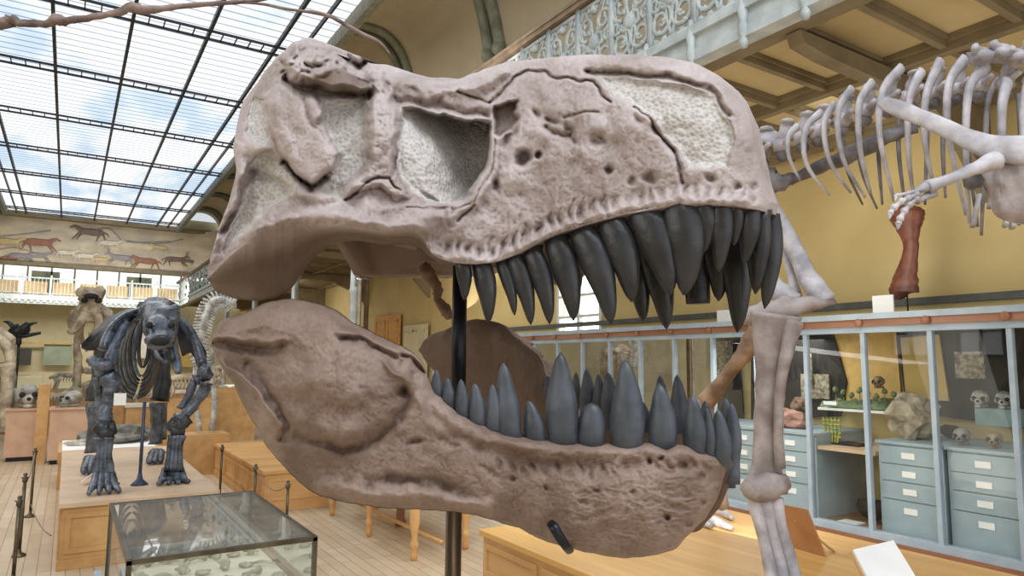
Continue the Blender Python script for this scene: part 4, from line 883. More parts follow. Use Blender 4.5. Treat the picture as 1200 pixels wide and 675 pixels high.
for r in range(5):
    for c in range(7):
        x = x0+.12+c*.11+random.uniform(-.02,.02); y = y0+.13+r*.27+random.uniform(-.04,.04); k = random.randrange(4); bm = bmesh.new(); a = random.uniform(0, 3.1)
        dx, dy = math.cos(a)*.06, math.sin(a)*.06
        if k == 0: tube(bm, [(x-dx,y-dy,.685),(x,y,.69),(x+dx,y+dy,.685)], [.022,.012,.024], seg=8, bump=.4)
        elif k == 1:
            ball(bm, (x,y,.69), .03, 8, bump=.5); tube(bm, [(x,y,.69),(x+dx*.8,y+dy*.8,.72)], [.016,.008], seg=6); tube(bm, [(x-dy*.8,y+dx*.8,.685),(x+dy*.8,y-dx*.8,.685)], [.01,.01], seg=6)
        elif k == 2: tube(bm, [(x-dx*1.3,y-dy*1.3,.67),(x-dy*.4,y+dx*.4,.69),(x+dx*1.3,y+dy*1.3,.67)], [.007,.011,.006], seg=6)
        else: ball(bm, (x,y,.675), .045, 8, sc=(1,.7,.3), bump=.5)
        link('fossil_fragment', bm, M_foss, label='small pale fossil fragment lying on the cream tray of the glass case', cat='fossil', group='fossil fragments in the glass case')
# neighbouring low case seen at the left of it (slanted pale rail)
p = on_z(120, 640, .5)
bxo('metal_strip', (x0-.09,y0+.1,.0), (x0-.05,y1-.35,.62), M_frame, label='pale grey upright strip along the left side of the glass case', cat='barrier')

# ---- stanchions and rope
def stanchion(x, y, h, label):
    t = empty('rope_stanchion', (x,y,0), label, 'stanchion'); bm = bmesh.new(); lathe(bm, (x,y,0), [(.06,0),(.06,.015),(.02,.04),(.016,.07)], 16); link('base', bm, M_brass, t)
    bm = bmesh.new(); lathe(bm, (x,y,0), [(.0155,.05),(.0155,h-.06)], 12); link('pole', bm, M_brass, t)
    bm = bmesh.new(); lathe(bm, (x,y,h-.08), [(.017,0),(.024,.01),(.024,.05),(.012,.06),(.020,.075),(.014,.09)], 12)
    for a in range(4): tube(bm, [(x,y,h-.04),(x+.035*math.cos(a*1.57),y+.035*math.sin(a*1.57),h-.03)], .006, seg=6, sub=1)
    link('hook_cap', bm, M_brass, t)
def base_pt(x, y): return on_z(x, y, 0)
sp = {}
for k, (x, y, h, lab) in dict(a=(35,606,.80,'thin brass rope post behind the two nearer ones at the far left'), b=(22,652,.80,'thin brass rope post, middle one of the three at the far left'), c=(15,683,.80,'nearest brass rope post at the lower left edge'), d=(257,590,.80,'thin brass rope post at the near right corner of the dark skeleton platform'), f=(335,631,.80,'brass rope post beyond the right end of the glass case'), e=(297,610,.80,'short looking brass rope post standing behind the glass case')).items():
    p = base_pt(x, y)
    top = {'a':526,'b':556,'c':583,'d':522,'e':545,'f':566}[k]
    h = EYE+ (p.y)*(ray(x+2, top).z/ray(x+2, top).y); h = max(.6, min(1.0, h))
    stanchion(p.x, p.y, h, lab); sp[k] = V((p.x, p.y, h-.04))
def rope(a, b, sag, label, low=0):
    bm = bmesh.new(); m_ = (a+b)/2-V((0,0,sag)); tube(bm, [a, a.lerp(m_, .5)-V((0,0,sag*.25)), m_, m_.lerp(b, .5)-V((0,0,sag*.25)), b], .006, seg=6, sub=5); link('barrier_rope', bm, mat('grey cord', rgb(150,134,118), rgb(120,104,90)), label=label, cat='rope')
rope(sp['b'], sp['a'], .12, 'thin cord between the two farther left rope posts')
rope(sp['f'], sp['e'], .14, 'thin cord slung between the rope posts behind the glass case')
a = sp['a']-V((0,0,.62)); b = V((1.3,7.2,.35)); b = V((-.02,7.5,.35)); rope(a, b, .06, 'thin cord low in front of the dark skeleton platform')

# ---- furniture of the middle distance
def pedestal(px0, px1, py_top, py_base, label, glass_h=None, group=None, m=None):
    a = on_z(px0, py_base, 0); b = on_z(px1, py_base, 0); Y = (a.y+b.y)/2; h = EYE+Y*ray(px0, py_top).z/ray(px0, py_top).y; xa, xb = on_y(px0,400,Y).x, on_y(px1,400,Y).x; d = (xb-xa)
    t = empty('display_pedestal', ((xa+xb)/2,Y+d/2,0), label, 'pedestal', group)
    bxo('body', (xa,Y,.08), (xb,Y+d,h-.04), m or M_pink, t); bxo('plinth', (xa+.04,Y+.04,0), (xb-.04,Y+d-.04,.08), M_black, t); bxo('top', (xa-.03,Y-.03,h-.04), (xb+.03,Y+d+.03,h), M_pink, t)
    if glass_h:
        bm = bmesh.new(); box(bm, (xa+.06,Y+.06,h), (xb-.06,Y+d-.06,h+glass_h)); link('glass_cover', bm, M_glass, t, smooth=False)
    return (xa, xb, Y, d, h)
A_ = pedestal(15, 58, 479, 540, 'pinkish wooden pedestal with glass cover at the far left', .62)
B_ = pedestal(66, 116, 478, 543, 'pinkish wooden pedestal with glass cover behind the low fossil table', .45)
M_pale = mat('pale old bone', rgb(206,200,188), rgb(150,142,128), rough=.65, scale=9, bump=.3)
small_skull(((A_[0]+A_[1])/2, A_[2]+.35, A_[4]), .42, 'big white skull under glass on the far left pedestal', M_pale, face=V((.1,-1,0)))
small_skull(((B_[0]+B_[1])/2, B_[2]+.35, B_[4]), .28, 'low grey skull under glass on the pedestal nearer the dark skeleton', M_pale, face=V((-.8,-.6,0)))
# low fossil table behind the platform
tb = empty('fossil_table', (1.0,12.9,0), 'low wooden table with white top and grey fossil slab behind the dark skeleton', 'table')
a = on_z(63, 583, 0); xa, xb, ya = on_y(67,540,12.3).x, on_y(186,540,12.3).x, 12.3; zt2 = EYE+12.3*ray(80,541).z/ray(80,541).y+.0
bxo('tabletop', (xa,ya,zt2-.02), (xb,ya+1.6,zt2+.14), M_wood, tb); bxo('white_cloth', (xa+.05,ya+.05,zt2+.14), (xb-.05,ya+1.55,zt2+.16), M_card, tb)
for x in (xa+.06, xb-.06):
    for y in (ya+.06, ya+1.5): bm = bmesh.new(); box(bm, (x-.045,y-.045,0), (x+.045,y+.045,zt2)); link('leg', bm, M_wood, tb, smooth=False)
rock(((xa+xb)/2+.15, ya+.9, zt2+.26), .3, (1.6,1,.6), mat('grey stone', rgb(140,138,130), rgb(90,90,84), scale=7, bump=.5), 'lumpy grey fossil slab on the white topped low table', name='fossil_slab', cat='fossil')
rock((xa+.4, ya+.7, zt2+.2), .13, (2,1,.5), M_pale, 'pale flat fossil at the left end of the white topped table', name='fossil_slab', cat='fossil')
# desks with glazed tops, along the back
def desk(px0, px1, py0, py1, pyf, label, D=.9, group=None, closed=False):
    Y = on_z((px0+px1)/2, pyf, 0).y; xa, xb = on_y(px0,450,Y).x, on_y(px1,450,Y).x; zt_ = on_y((px0+px1)/2, py0, Y).z; zb_ = on_y((px0+px1)/2, py1, Y).z
    t = empty('display_desk', ((xa+xb)/2,Y+D/2,0), label, 'display desk', group)
    bxo('drawer_box', (xa,Y,zb_), (xb,Y+D,zt_-.06), M_wood, t); bm = bmesh.new(); box(bm, (xa-.03,Y-.03,zt_-.06), (xb+.03,Y+D,zt_)); link('desk_top', bm, M_sheet, t, smooth=False)
    if closed: bxo('lower_shelf', (xa+.05,Y+.05,.05), (xb-.05,Y+D-.05,zb_), M_redwood, t)
    else:
        for x in (xa+.06, xb-.06):
            for y in (Y+.06, Y+D-.06): bm = bmesh.new(); lathe(bm, (x,y,0), [(.04,0),(.05,.1),(.03,.14),(.045,zb_*.5),(.03,zb_-.1),(.05,zb_)], 8); link('leg', bm, M_wood, t)
        bxo('stretcher', (xa+.06,Y+.3,.14), (xb-.06,Y+.36,.2), M_redwood, t)
desk(200, 272, 458, 486, 513, 'orange wooden desk with pale top right of the dark skeleton'); desk(-12, 17, 466, 492, 518, 'wooden desk cut by the left picture edge')
desk(150, 196, 474, 502, 517, 'wooden desk seen between the legs of the dark skeleton', closed=True); desk(-30, 60, 456, 470, 498, 'wooden desk behind the far left pedestal', closed=True); desk(95, 190, 464, 480, 496, 'long wooden desk at the back behind the dark skeleton', closed=True); desk(205, 330, 452, 470, 494, 'wooden desk in the back row at the right', closed=True)
tag(bxo('wooden_block', tuple(V((B_[0]-.22,B_[2]+.25,0))), tuple(V((B_[0]-.035,B_[2]+.75,B_[4]+.42))), M_wood, None), 'tall narrow wooden block between the two glass covered pedestals', 'pedestal')
# box barrier right of platform
wood_box('display_platform', (2.2,9.2,0), (3.0,12.6,.52), M_woodl, M_woodl, 'long low plain wooden box between the dark skeleton and the skull', 'platform', panels=1)
# table with turned legs
tt = empty('turned_leg_table', (3.2,7.9,0), 'wooden table on turned legs half hidden behind the lower jaw', 'table')
pr = [(.022,0),(.032,.03),(.036,.07),(.024,.10),(.042,.13),(.042,.17),(.026,.20),(.034,.26),(.05,.36),(.05,.60),(.035,.64),(.05,.70)]
for px, py in ((485,657),(432,629),(389,604)):
    p = on_z(px, py, 0)
    bm = bmesh.new(); lathe(bm, (p.x,p.y,0), pr, 12); link('leg', bm, M_woodl, tt)
    bm = bmesh.new(); lathe(bm, (p.x+.62,p.y+.1,0), pr, 12); link('leg', bm, M_woodl, tt)
p0 = on_z(485,657,0); p1 = on_z(389,604,0); bxo('tabletop', (p0.x-.1,p0.y-.08,.70), (p1.x+.75,p1.y+.15,.76), M_woodl, tt)
bm = bmesh.new(); tube(bm, [(p0.x+.3,p0.y,.13),(p1.x+.3,p1.y,.13)], .022, seg=8, sub=1); link('stretcher', bm, M_woodl, tt)
p = on_z(469,616,0); bm = bmesh.new(); lathe(bm, (p.x,p.y,0), [(.06,0),(.07,.05),(.05,.09),(.05,.3),(.06,.36)], 10); link('stool', bm, M_redwood, label='dark red brown turned pedestal behind the turned leg table', cat='stool')

# ---- dark blue mammal skeleton
M_db = mat('blue black patina bone', rgb(98,108,124), rgb(36,40,48), rough=.24, scale=9, bump=.7, bscale=34, detail=8, spec=.8)
M_db2 = mat('dark patina bone', rgb(60,62,68), rgb(26,28,34), rough=.35, scale=7, bump=.3, bscale=30)
ms = empty('mammal_skeleton', (.8,8.6,.6), 'dark blue black mammal skeleton standing head on upon the left platform', 'skeleton')
def py(x, y, Y): return on_y(x, y, Y)
def part(name, m, parent, *tubes, **k):
    bm = bmesh.new()
    for tb_ in tubes: tube(bm, *tb_[:2], **(tb_[2] if len(tb_) > 2 else {}))
    return link(name, bm, m, parent, **k)
S_ = 1/96.0   # metres per px near Y 8.5 is about 1/95
def pts(Y, *a): return [py(x, y, (Y if len(r) == 0 else r[0])) for x, y, *r in a]
# head
bm = bmesh.new()
q = pts(7.9, (186,359,8.6),(186,366,8.45),(187,378,8.25),(188,392,8.05),(188,404,7.95),(188,410,7.93)); tube(bm, q, [.13,.185,.145,.115,.125,.06], seg=14, flat=.8, side=V((1,0,0)), bump=.45)
for s_ in (-1, 1): tube(bm, pts(8.2, (188+s_*6,378),(188+s_*15,374),(188+s_*17,388),(188+s_*10,398)), [.03,.035,.03,.02], seg=8, bump=.3)
for s_ in (-1, 1): tube(bm, pts(8.4, (188+s_*10,366),(188+s_*19,360),(188+s_*20,366)), [.05,.04,.02], seg=8)
head = link('skull', bm, M_db, ms); bm = bmesh.new(); ball(bm, py(187,400,7.86), .095, 12, sc=(1,.5,.5)); link('nostril_opening', bm, M_black2, head); bm = bmesh.new()
for s_ in (-1, 1): ball(bm, py(188+s_*13,381,8.02), .035, 8)
link('eye_socket', bm, M_black2, head)
part('lower_jaw', M_db, ms, (pts(8.1, (200,385,8.4),(203,408,8.2),(208,430,8.0),(209,437,7.95)), [.05,.05,.045,.03], dict(bump=.3)), (pts(8.1, (178,390,8.4),(186,415,8.1),(196,425,7.95)), [.04,.04,.02], dict(bump=.3)))
# shoulder blades
def plate(name, outline, Y, th, m, parent):
    bm = bmesh.new(); f = [bm.verts.new(py(x, y, (Y if not r else r[0]))) for x, y, *r in outline]; b = [bm.verts.new(v.co+V((0,th,0))) for v in f]; bm.faces.new(f); bm.faces.new(b[::-1]); n = len(f)
    for i in range(n): bm.faces.new((f[i], f[(i+1) % n], b[(i+1) % n], b[i]))
    bmesh.ops.bevel(bm, geom=bm.edges[:], offset=.008, segments=2, affect='EDGES'); return link(name, bm, m, parent, smooth=True)
plate('shoulder_blade', [(165,361,8.9),(148,362,9.0),(126,372,9.0),(108,390,8.9),(96,402,8.8),(95,408,8.8),(104,411,8.7),(118,410,8.6),(128,406,8.6),(140,392,8.7),(155,376,8.8)], 8.9, .05, M_db2, ms)
part('shoulder_spine', M_db, ms, (pts(8.6, (165,362,8.8),(142,372,8.6),(128,390,8.5),(121,410,8.45)), [.03,.035,.05,.06], dict(bump=.3)))
plate('shoulder_blade', [(206,369,8.9),(218,376,9.0),(230,390,9.0),(242,412,8.8),(243,428,8.7),(234,428,8.7),(224,412,8.8),(214,418,8.9),(209,400,8.9),(206,384,8.9)], 8.9, .05, M_db2, ms)
part('shoulder_spine', M_db, ms, (pts(8.6, (207,370,8.8),(222,384,8.7),(230,404,8.6),(237,428,8.5)), [.03,.035,.05,.06], dict(bump=.3)))
# front legs
part('upper_arm', M_db, ms, (pts(8.4, (148,378,8.6),(139,395,8.5),(131,412,8.4),(127,428,8.35),(112,425,8.35),(106,420,8.4)), [.04,.045,.05,.075,.06,.04], dict(bump=.5)), (pts(8.4, (127,425,8.35),(116,440,8.4)), [.08,.06], dict(bump=.3)))
part('forearm', M_db, ms, (pts(8.35, (126,438),(131,450),(129,462),(125,476),(122,486),(124,496)), [.085,.10,.075,.06,.085,.08], dict(bump=.35)), (pts(8.5, (114,442),(118,465),(117,485)), [.06,.05,.06], dict(bump=.3)))
part('wrist', M_db2, ms, (pts(8.3, (112,498),(123,503),(136,500)), [.06,.09,.06], dict(bump=.4)), (pts(8.3, (116,508),(134,508)), [.08,.08], dict(bump=.4)))
part('metacarpals', M_db, ms, *[(pts(8.25, (116+4.5*k,512),(115+4.5*k,530),(114+5*k,557)), [.046,.026,.05], dict(bump=.6, flat=.8)) for k in range(4)])
def foot(cx, cy, Y, n=4):
    for k in range(n):
        a = (k-(n-1)/2); bm = bmesh.new(); b0 = py(cx+a*6, cy-22, Y+.12); b1 = py(cx+a*8.5, cy-9, Y); b2 = py(cx+a*12, cy+1, Y-.12); b2.z = .63
        tube(bm, [b0, b1, b2], [.038,.036,.02], seg=8, bump=.3); ball(bm, b1, .042, 8, bump=.4); link('toe', bm, M_db, ms)
foot(122, 578, 7.98); foot(203, 571, 8.25)
part('upper_arm', M_db, ms, (pts(8.6, (226,392,8.7),(232,412,8.6),(238,428,8.5),(238,440,8.4)), [.04,.042,.05,.085], dict(bump=.5)), (pts(8.4, (238,436),(248,442)), [.09,.05], dict(bump=.4)), (pts(8.5, (240,440),(228,446)), [.07,.06], dict(bump=.3)))
part('forearm', M_db, ms, (pts(8.4, (242,448),(236,462),(226,476),(216,486),(208,492)), [.08,.065,.055,.06,.075], dict(bump=.5)), (pts(8.55, (228,446),(222,462),(212,480)), [.05,.045,.05], dict(bump=.3)))
part('wrist', M_db2, ms, (pts(8.35, (198,494),(208,498),(222,490)), [.06,.09,.06], dict(bump=.4)), (pts(8.35, (200,504),(216,503)), [.08,.08], dict(bump=.4)))
part('metacarpals', M_db, ms, *[(pts(8.3, (200+4.6*k,510),(198+4.5*k,528),(196+5*k,551)), [.042,.025,.046], dict(bump=.6, flat=.8)) for k in range(4)])
# neck, spine, ribs
for k in range(5):
    bm = bmesh.new(); p = py(180-3.5*k, 368+0*k, 8.6+.08*k); ball(bm, p, .09, 8, bump=.4); tube(bm, [p, p+V((-.02,0,.14))], [.04,.02], seg=6); tube(bm, [p-V((.12,0,0)), p+V((.12,0,0))], [.03,.03], seg=6); link('neck_vertebra', bm, M_db, ms)
for k in range(9):
    Y = 9.0+.22*k; p = py(163, 372, 9.0); c = V((p.x+.01*k, Y, p.z)); bm = bmesh.new(); ball(bm, c, .07, 8, bump=.4); tube(bm, [c, c+V((0,.04,.16))], [.035,.02], seg=6); link('vertebra', bm, M_db2, ms)
for k in range(12):
    Y = 8.55+.15*k; p = py(165, 376, 8.8); z0 = p.z; q = k/11; rx = .05+.20*q**.7; h = .52+.42*q**.6
    for s_ in (-1, 1):
        bm = bmesh.new(); c = V((p.x+.03+.006*k, Y, z0)); a = [c+V((s_*rx*math.sin(t_)*1.0, .05*math.sin(t_), -h*.5*(1-math.cos(t_)))) for t_ in [math.pi*j/8*.97 for j in range(9)]]
        tube(bm, a, [.024,.028,.028,.026,.024,.022,.02,.018,.014], seg=6, sub=2); link('rib', bm, M_db if k % 2 else M_db2, ms)
# hind quarters
part('pelvis', M_db2, ms, (pts(10.7, (150,385),(165,378),(182,388)), [.12,.1,.12], dict(bump=.4)), (pts(10.7, (182,388),(196,402),(190,430)), [.1,.12,.08], dict(bump=.4)))
part('thigh_bone', M_db2, ms, (pts(10.5, (190,410),(192,440),(187,470)), [.11,.09,.12], dict(bump=.4))); part('shin_bone', M_db, ms, (pts(10.3, (186,472),(184,500),(183,520)), [.11,.08,.09], dict(bump=.3)), (pts(10.3, (192,475),(192,515)), [.04,.04], {}))
part('thigh_bone', M_db2, ms, (pts(10.5, (120,400),(116,440),(112,470)), [.11,.09,.12], dict(bump=.4))); part('shin_bone', M_db, ms, (pts(10.1, (111,472),(109,500),(108,530)), [.1,.07,.09], dict(bump=.3)))
def foot2(cx, cy, Y):
    for k in range(3):
        a = k-1; bm = bmesh.new(); b0 = py(cx+a*4, cy-18, Y+.1); b2 = py(cx+a*7-3, cy-1, Y-.1); b2.z = .635; tube(bm, [b0, b0.lerp(b2, .6), b2], [.06,.05,.03], seg=8, bump=.3); link('toe', bm, M_db, ms)
foot2(184, 548, 9.9); foot2(108, 556, 9.4)
bm = bmesh.new(); a = py(163, 572, 8.35); tube(bm, [(a.x,a.y,.6),(a.x,a.y,1.46)], .017, seg=8, sub=1); lathe(bm, (a.x,a.y,.6), [(.09,0),(.06,.03),(.03,.06),(.02,.12)], 10); link('support_rod', bm, mat('blue steel rod', rgb(70,78,104), rgb(54,60,84), rough=.4), ms)
p = py(136,468,8.1); bxo('paper_tag', (p.x-.02,p.y,p.z-.06), (p.x+.09,p.y+.01,p.z+.06), M_card, label='small white paper tag beside the dark skeleton left foreleg', cat='tag')
p = py(105,556,8.7); bm = bmesh.new(); tube(bm, [py(98,560,8.6), py(113,548,8.9)], [.035,.03], seg=6, sub=1, flat=.3); o = link('paper_tag', bm, M_card, label='white slanted card on the platform by the left forefoot', cat='tag'); o.location.z = .62

# ---- pale far skeletons
M_far = mat('far ivory bone', rgb(204,192,168), rgb(132,116,96), rough=.7, scale=5, bump=.3)
mm = empty('elephant_skeleton', on_y(106, 450, 22).xy.to_3d(), 'big pale elephant skeleton facing the viewer far behind the dark skeleton', 'skeleton')
Y = 21
q = 1/ (1140/21) # metres per px there
bm = bmesh.new(); tube(bm, pts(Y, (107,337),(106,346),(106,356),(106,368),(105,378)), [.18,.30,.26,.20,.12], seg=14, flat=.7, side=V((1,0,0)), bump=.5)
for s_ in (-1, 1): ball(bm, py(107+s_*9,343,Y), .17, 10, bump=.5)
tube(bm, pts(Y, (100,366),(93,380),(84,389),(80,386)), [.12,.11,.08,.04], seg=8); tube(bm, pts(Y, (112,366),(116,380),(110,392),(104,390)), [.12,.11,.08,.04], seg=8)
e = link('skull', bm, M_far, mm); bm = bmesh.new(); ball(bm, py(107,347,Y-.45), .13, 8, sc=(1.3,.6,.6)); ball(bm, py(99,352,Y-.35), .08, 8); ball(bm, py(115,352,Y-.35), .08, 8); link('nasal_opening', bm, M_black2, e)
for nm, a, r in (('leg',((95,375),(90,400),(92,425),(90,455)),[.11,.08,.10,.08]),('leg',((122,378),(124,400),(122,430),(123,455)),[.11,.08,.10,.08]),('shoulder_blade',((98,358),(90,372),(86,385)),[.1,.2,.14]),('shoulder_blade',((116,358),(126,372),(128,385)),[.1,.2,.14])):
    part(nm, M_far, mm, (pts(Y+.8, *a), r, dict(bump=.4)))
for k in range(7):
    for s_ in (-1, 1): part('rib', M_far, mm, (pts(Y+1+.3*k, (107,360),(107+s_*(10+k*.5),375),(107+s_*(11+k*.5),395),(107+s_*5,412)), [.05,.05,.05,.03], dict(seg=6)))
part('spine', M_far, mm, (pts(0, (107,352,Y+.6),(107,356,Y+2),(107,362,Y+3.5)), [.14,.16,.14], dict(bump=.5)))
ns = empty('standing_skeleton', on_y(245, 470, 13).xy.to_3d(), 'pale skeleton with curved ridged neck behind the back of the big skull', 'skeleton')
M_ns = mat('white ridged bone', rgb(212,212,206), rgb(140,140,136), rough=.6, scale=9)
cur = catmull([tuple(v) for v in pts(13, (273,358),(262,352),(250,353),(243,364),(239,378),(236,392),(233,408),(236,425))], 4)
for i, c in enumerate(cur):
    c = V(c); n_ = V(cur[min(i+1, len(cur)-1)])-V(cur[max(i-1, 0)]); n_.normalize(); s_ = n_.cross(V((0,1,0))); bm = bmesh.new(); ball(bm, c, .07, 8, bump=.2); tube(bm, [c-s_*.16+n_*.03, c, c+s_*.16+n_*.03], [.018,.03,.018], seg=6); link('vertebra', bm, M_ns, ns)
for k in range(8):
    part('rib', M_ns, ns, (pts(13.2, (236+k*.6,400+6*k),(228,404+6*k),(229,416+6*k),(236,424+5.5*k)), [.022]*4, dict(seg=6))); part('rib', M_ns, ns, (pts(13.2, (238+k*.6,400+6*k),(248,404+6*k),(250,416+6*k),(244,424+5.5*k)), [.022]*4, dict(seg=6)))
part('leg', M_ns, ns, (pts(13, (236,440),(230,470),(234,505)), [.06,.05,.05], dict(bump=.3))); part('leg', M_ns, ns, (pts(13, (246,440),(252,470),(248,505)), [.06,.05,.05], dict(bump=.3)))
q_ = py(240,505,13); bxo('plinth', (q_.x-.35,12.7,0), (q_.x+.35,13.3,q_.z-.03), M_wood, ns)
# grey body at the far left edge
gs = empty('grey_skeleton', on_y(4, 470, 17).xy.to_3d(), 'grey rounded skeleton cut by the left picture edge', 'skeleton')
for k in range(8): part('rib', M_far, gs, (pts(16.6+.15*k, (-14+k*.5,392),(4+k,400),(13,425),(8+k*.4,450)), [.08,.09,.09,.06], dict(seg=6)))
part('spine', M_far, gs, (pts(17, (-20,392),(0,393),(12,402)), [.14]*3, dict(bump=.4))); part('leg', M_far, gs, (pts(16.6, (8,425),(10,450),(8,478),(9,500)), [.14,.12,.12,.12], dict(bump=.3))); part('leg', M_far, gs, (pts(17.6, (-6,425),(-6,470),(-6,500)), [.14,.12,.12], dict(bump=.3)))
# bird skeleton on a stand
bd = empty('flying_bird_model', on_y(23, 430, 30).xy.to_3d(), 'dark spread winged bird model on a tee stand below the balcony', 'model')
part('body', M_db2, bd, (pts(30, (12,393),(20,388),(27,386),(33,378)), [.12,.25,.2,.08], dict(bump=.4))); part('wing', M_db2, bd, (pts(30, (20,387),(10,378),(4,377)), [.14,.08,.03], dict(flat=.4))); part('wing', M_db2, bd, (pts(30, (26,386),(36,380),(44,378)), [.14,.08,.03], dict(flat=.4)))
part('stand', M_db2, bd, (pts(30, (0,390),(22,394),(48,390)), [.06,.09,.05], {}), (pts(30, (22,394),(22,404)), [.09,.09], {}), ([py(22,404,30), V((py(22,404,30).x,30,0))], [.05,.05], {}))
# assorted pale skeletons and busts in the back rows
random.seed(5)
for i, (x, yb, Yd, s_, lab) in enumerate(((60,470,21.5,.45,'low brown grazing skeleton behind the wooden block'),(78,445,28,.5,'grey blurry skeleton beneath the elephant tusks'),(112,455,23.2,.4,'tan skeleton under the elephant right foreleg'),(150,470,22.6,.38,'pale skeleton just behind the dark rib cage'),(216,452,17.3,.5,'white skeleton seen past the dark right foreleg'),(236,455,24.2,.45,'small pale skeleton beside the ridged neck'),(268,440,18,.5,'grey skeleton under glass beside the back of the lower jaw'),(132,440,27.2,.45,'distant tan skeleton between blades of the dark skeleton'),(282,455,25.6,.4,'faint skeleton hidden beside the jaw hinge'))):
    p = py(x, yb, Yd); z = max(p.z, .9); t = empty('small_skeleton', (p.x,p.y,0), lab, 'skeleton'); m = (M_far, M_pale)[i % 2]
    bxo('plinth', (p.x-s_*1.2,p.y-.3,0), (p.x+s_*1.2,p.y+.3,z-.55*s_-.02), M_wood, t)
    part('spine', m, t, ([p+V((-s_,0,.1*s_)), p+V((-.4*s_,0,.35*s_)), p+V((.4*s_,0,.3*s_)), p+V((1.0*s_,0,.65*s_))], [.04,.08,.08,.06], dict(bump=.4)))
    part('skull', m, t, ([p+V((.95*s_,0,.65*s_)), p+V((1.15*s_,-.1,.6*s_)), p+V((1.4*s_,-.15,.45*s_))], [.09,.12,.05], dict(bump=.3)))
    for k in range(6): c = p+V(((-.35+.16*k)*s_,0,.33*s_)); part('rib', m, t, ([c, c+V((.02,-.16*s_*1.6,-.15*s_)), c+V((0,-.12*s_,-.42*s_))], [.022,.022,.014], dict(seg=5)))
    for dx in (-.7,-.55,.35,.5): part('leg', m, t, ([p+V((dx*s_,.0,.2*s_)), p+V((dx*s_+.05,-.05,-.2*s_)), p+V((dx*s_,0,-.56*s_))], [.05,.04,.035], dict(seg=6)))
# tall chrome tubes and orange case seen through the gape
p = on_y(421, 372, 9.6); 
for i, (x, lab, m) in enumerate(((420,'bright chrome tube standing seen between the jaws','c'),(429,'dark edge tube beside the bright chrome tube','d'))):
    q = on_y(x, 372, 9.6); bm = bmesh.new(); zt_ = on_y(x, 326, 9.6).z; lathe(bm, (q.x,q.y,0), [(.045,0),(.045,.03),(.035,.05),(.035,zt_-.05),(.05,zt_-.03),(.05,zt_)], 14)
    link('display_tube', bm, mat('chrome', rgb(220,224,230), rgb(190,194,200), rough=.12, metal=1) if m == 'c' else mat('bronze tube', rgb(110,92,70), rgb(80,66,50), rough=.3, metal=.6), label=lab, cat='tube')
for i, (x0_, x1_, y0_, y1_, X, m, lab, nm) in enumerate(((474,502,382,450,8.1,M_cream,'cream panelled door on the ochre wall seen through the gape','panelled_door'),(440,470,372,420,8.12,mat('orange panel', rgb(220,164,84), rgb(200,144,70)),'orange wall panel left of the cream panelled door','wall_panel'),(508,530,404,470,8.1,mat('blue grey door', rgb(150,164,166), rgb(128,142,146)),'blue grey door low in the gape','panelled_door'))):
    t = empty(nm, (on_x(x0_,y1_,X).x,on_x(x0_,y1_,X).y,0), lab, 'door' if 'door' in nm else 'panel'); a = on_x(x0_,y0_,X); b = on_x(x1_,y0_,X); bxo('leaf', (X-.03,min(a.y,b.y),0), (X,max(a.y,b.y),max(a.z,b.z)), m, t)
    bm = bmesh.new(); ya_, yb2_ = min(a.y,b.y), max(a.y,b.y); w_ = (yb2_-ya_)
    for k in (0, 1):
        y_a = ya_+w_*(.08+.47*k); y_b = y_a+w_*.37
        for z_a, z_b in ((.2,1.0),(1.15,max(a.z,b.z)-.15)):
            for q_ in (((X-.05,y_a,z_a),(X-.03,y_b,z_a+.05)),((X-.05,y_a,z_b-.05),(X-.03,y_b,z_b)),((X-.05,y_a,z_a),(X-.03,y_a+.05,z_b)),((X-.05,y_b-.05,z_a),(X-.03,y_b,z_b))): box(bm, *q_)
    link('moulding', bm, m, t, smooth=False)

# ---- overhead bones, upper left
M_rod = mat('gnarled bone', rgb(150,130,122), rgb(84,70,66), rough=.6, scale=14, bump=.4)
ob = empty('overhead_bone', at_d(150,14,2.2), 'thin gnarled brown bone spanning the upper left corner below the skylight', 'bone')
bm = bmesh.new(); tube(bm, [at_d(x, y, 2.2) for x, y in ((-40,34),(-10,30),(5,29),(14,23),(24,27),(45,28),(58,27),(66,22),(80,24),(110,20),(140,14),(156,8),(170,12),(200,9),(240,5),(275,3),(305,0),(340,-6))], [.010,.011,.013,.016,.013,.010,.012,.014,.011,.010,.011,.016,.013,.009,.008,.007,.005,.004], seg=10, bump=.5); link('shaft', bm, M_rod, ob)
bm = bmesh.new(); tube(bm, [at_d(x, y, 2.2) for x, y in ((250,3),(300,4),(340,11),(380,17),(400,26),(425,40),(445,50),(457,64))], [.003,.0045,.005,.006,.007,.007,.006,.003], seg=8, bump=.3); link('thin_rib', bm, M_rod, ob)
for x_ in (4, 70): bm = bmesh.new(); ball(bm, at_d(x_,27-x_/20,2.2), .021, 10, sc=(1.4,1,.8), bump=.5); link('knob', bm, M_rod, ob)
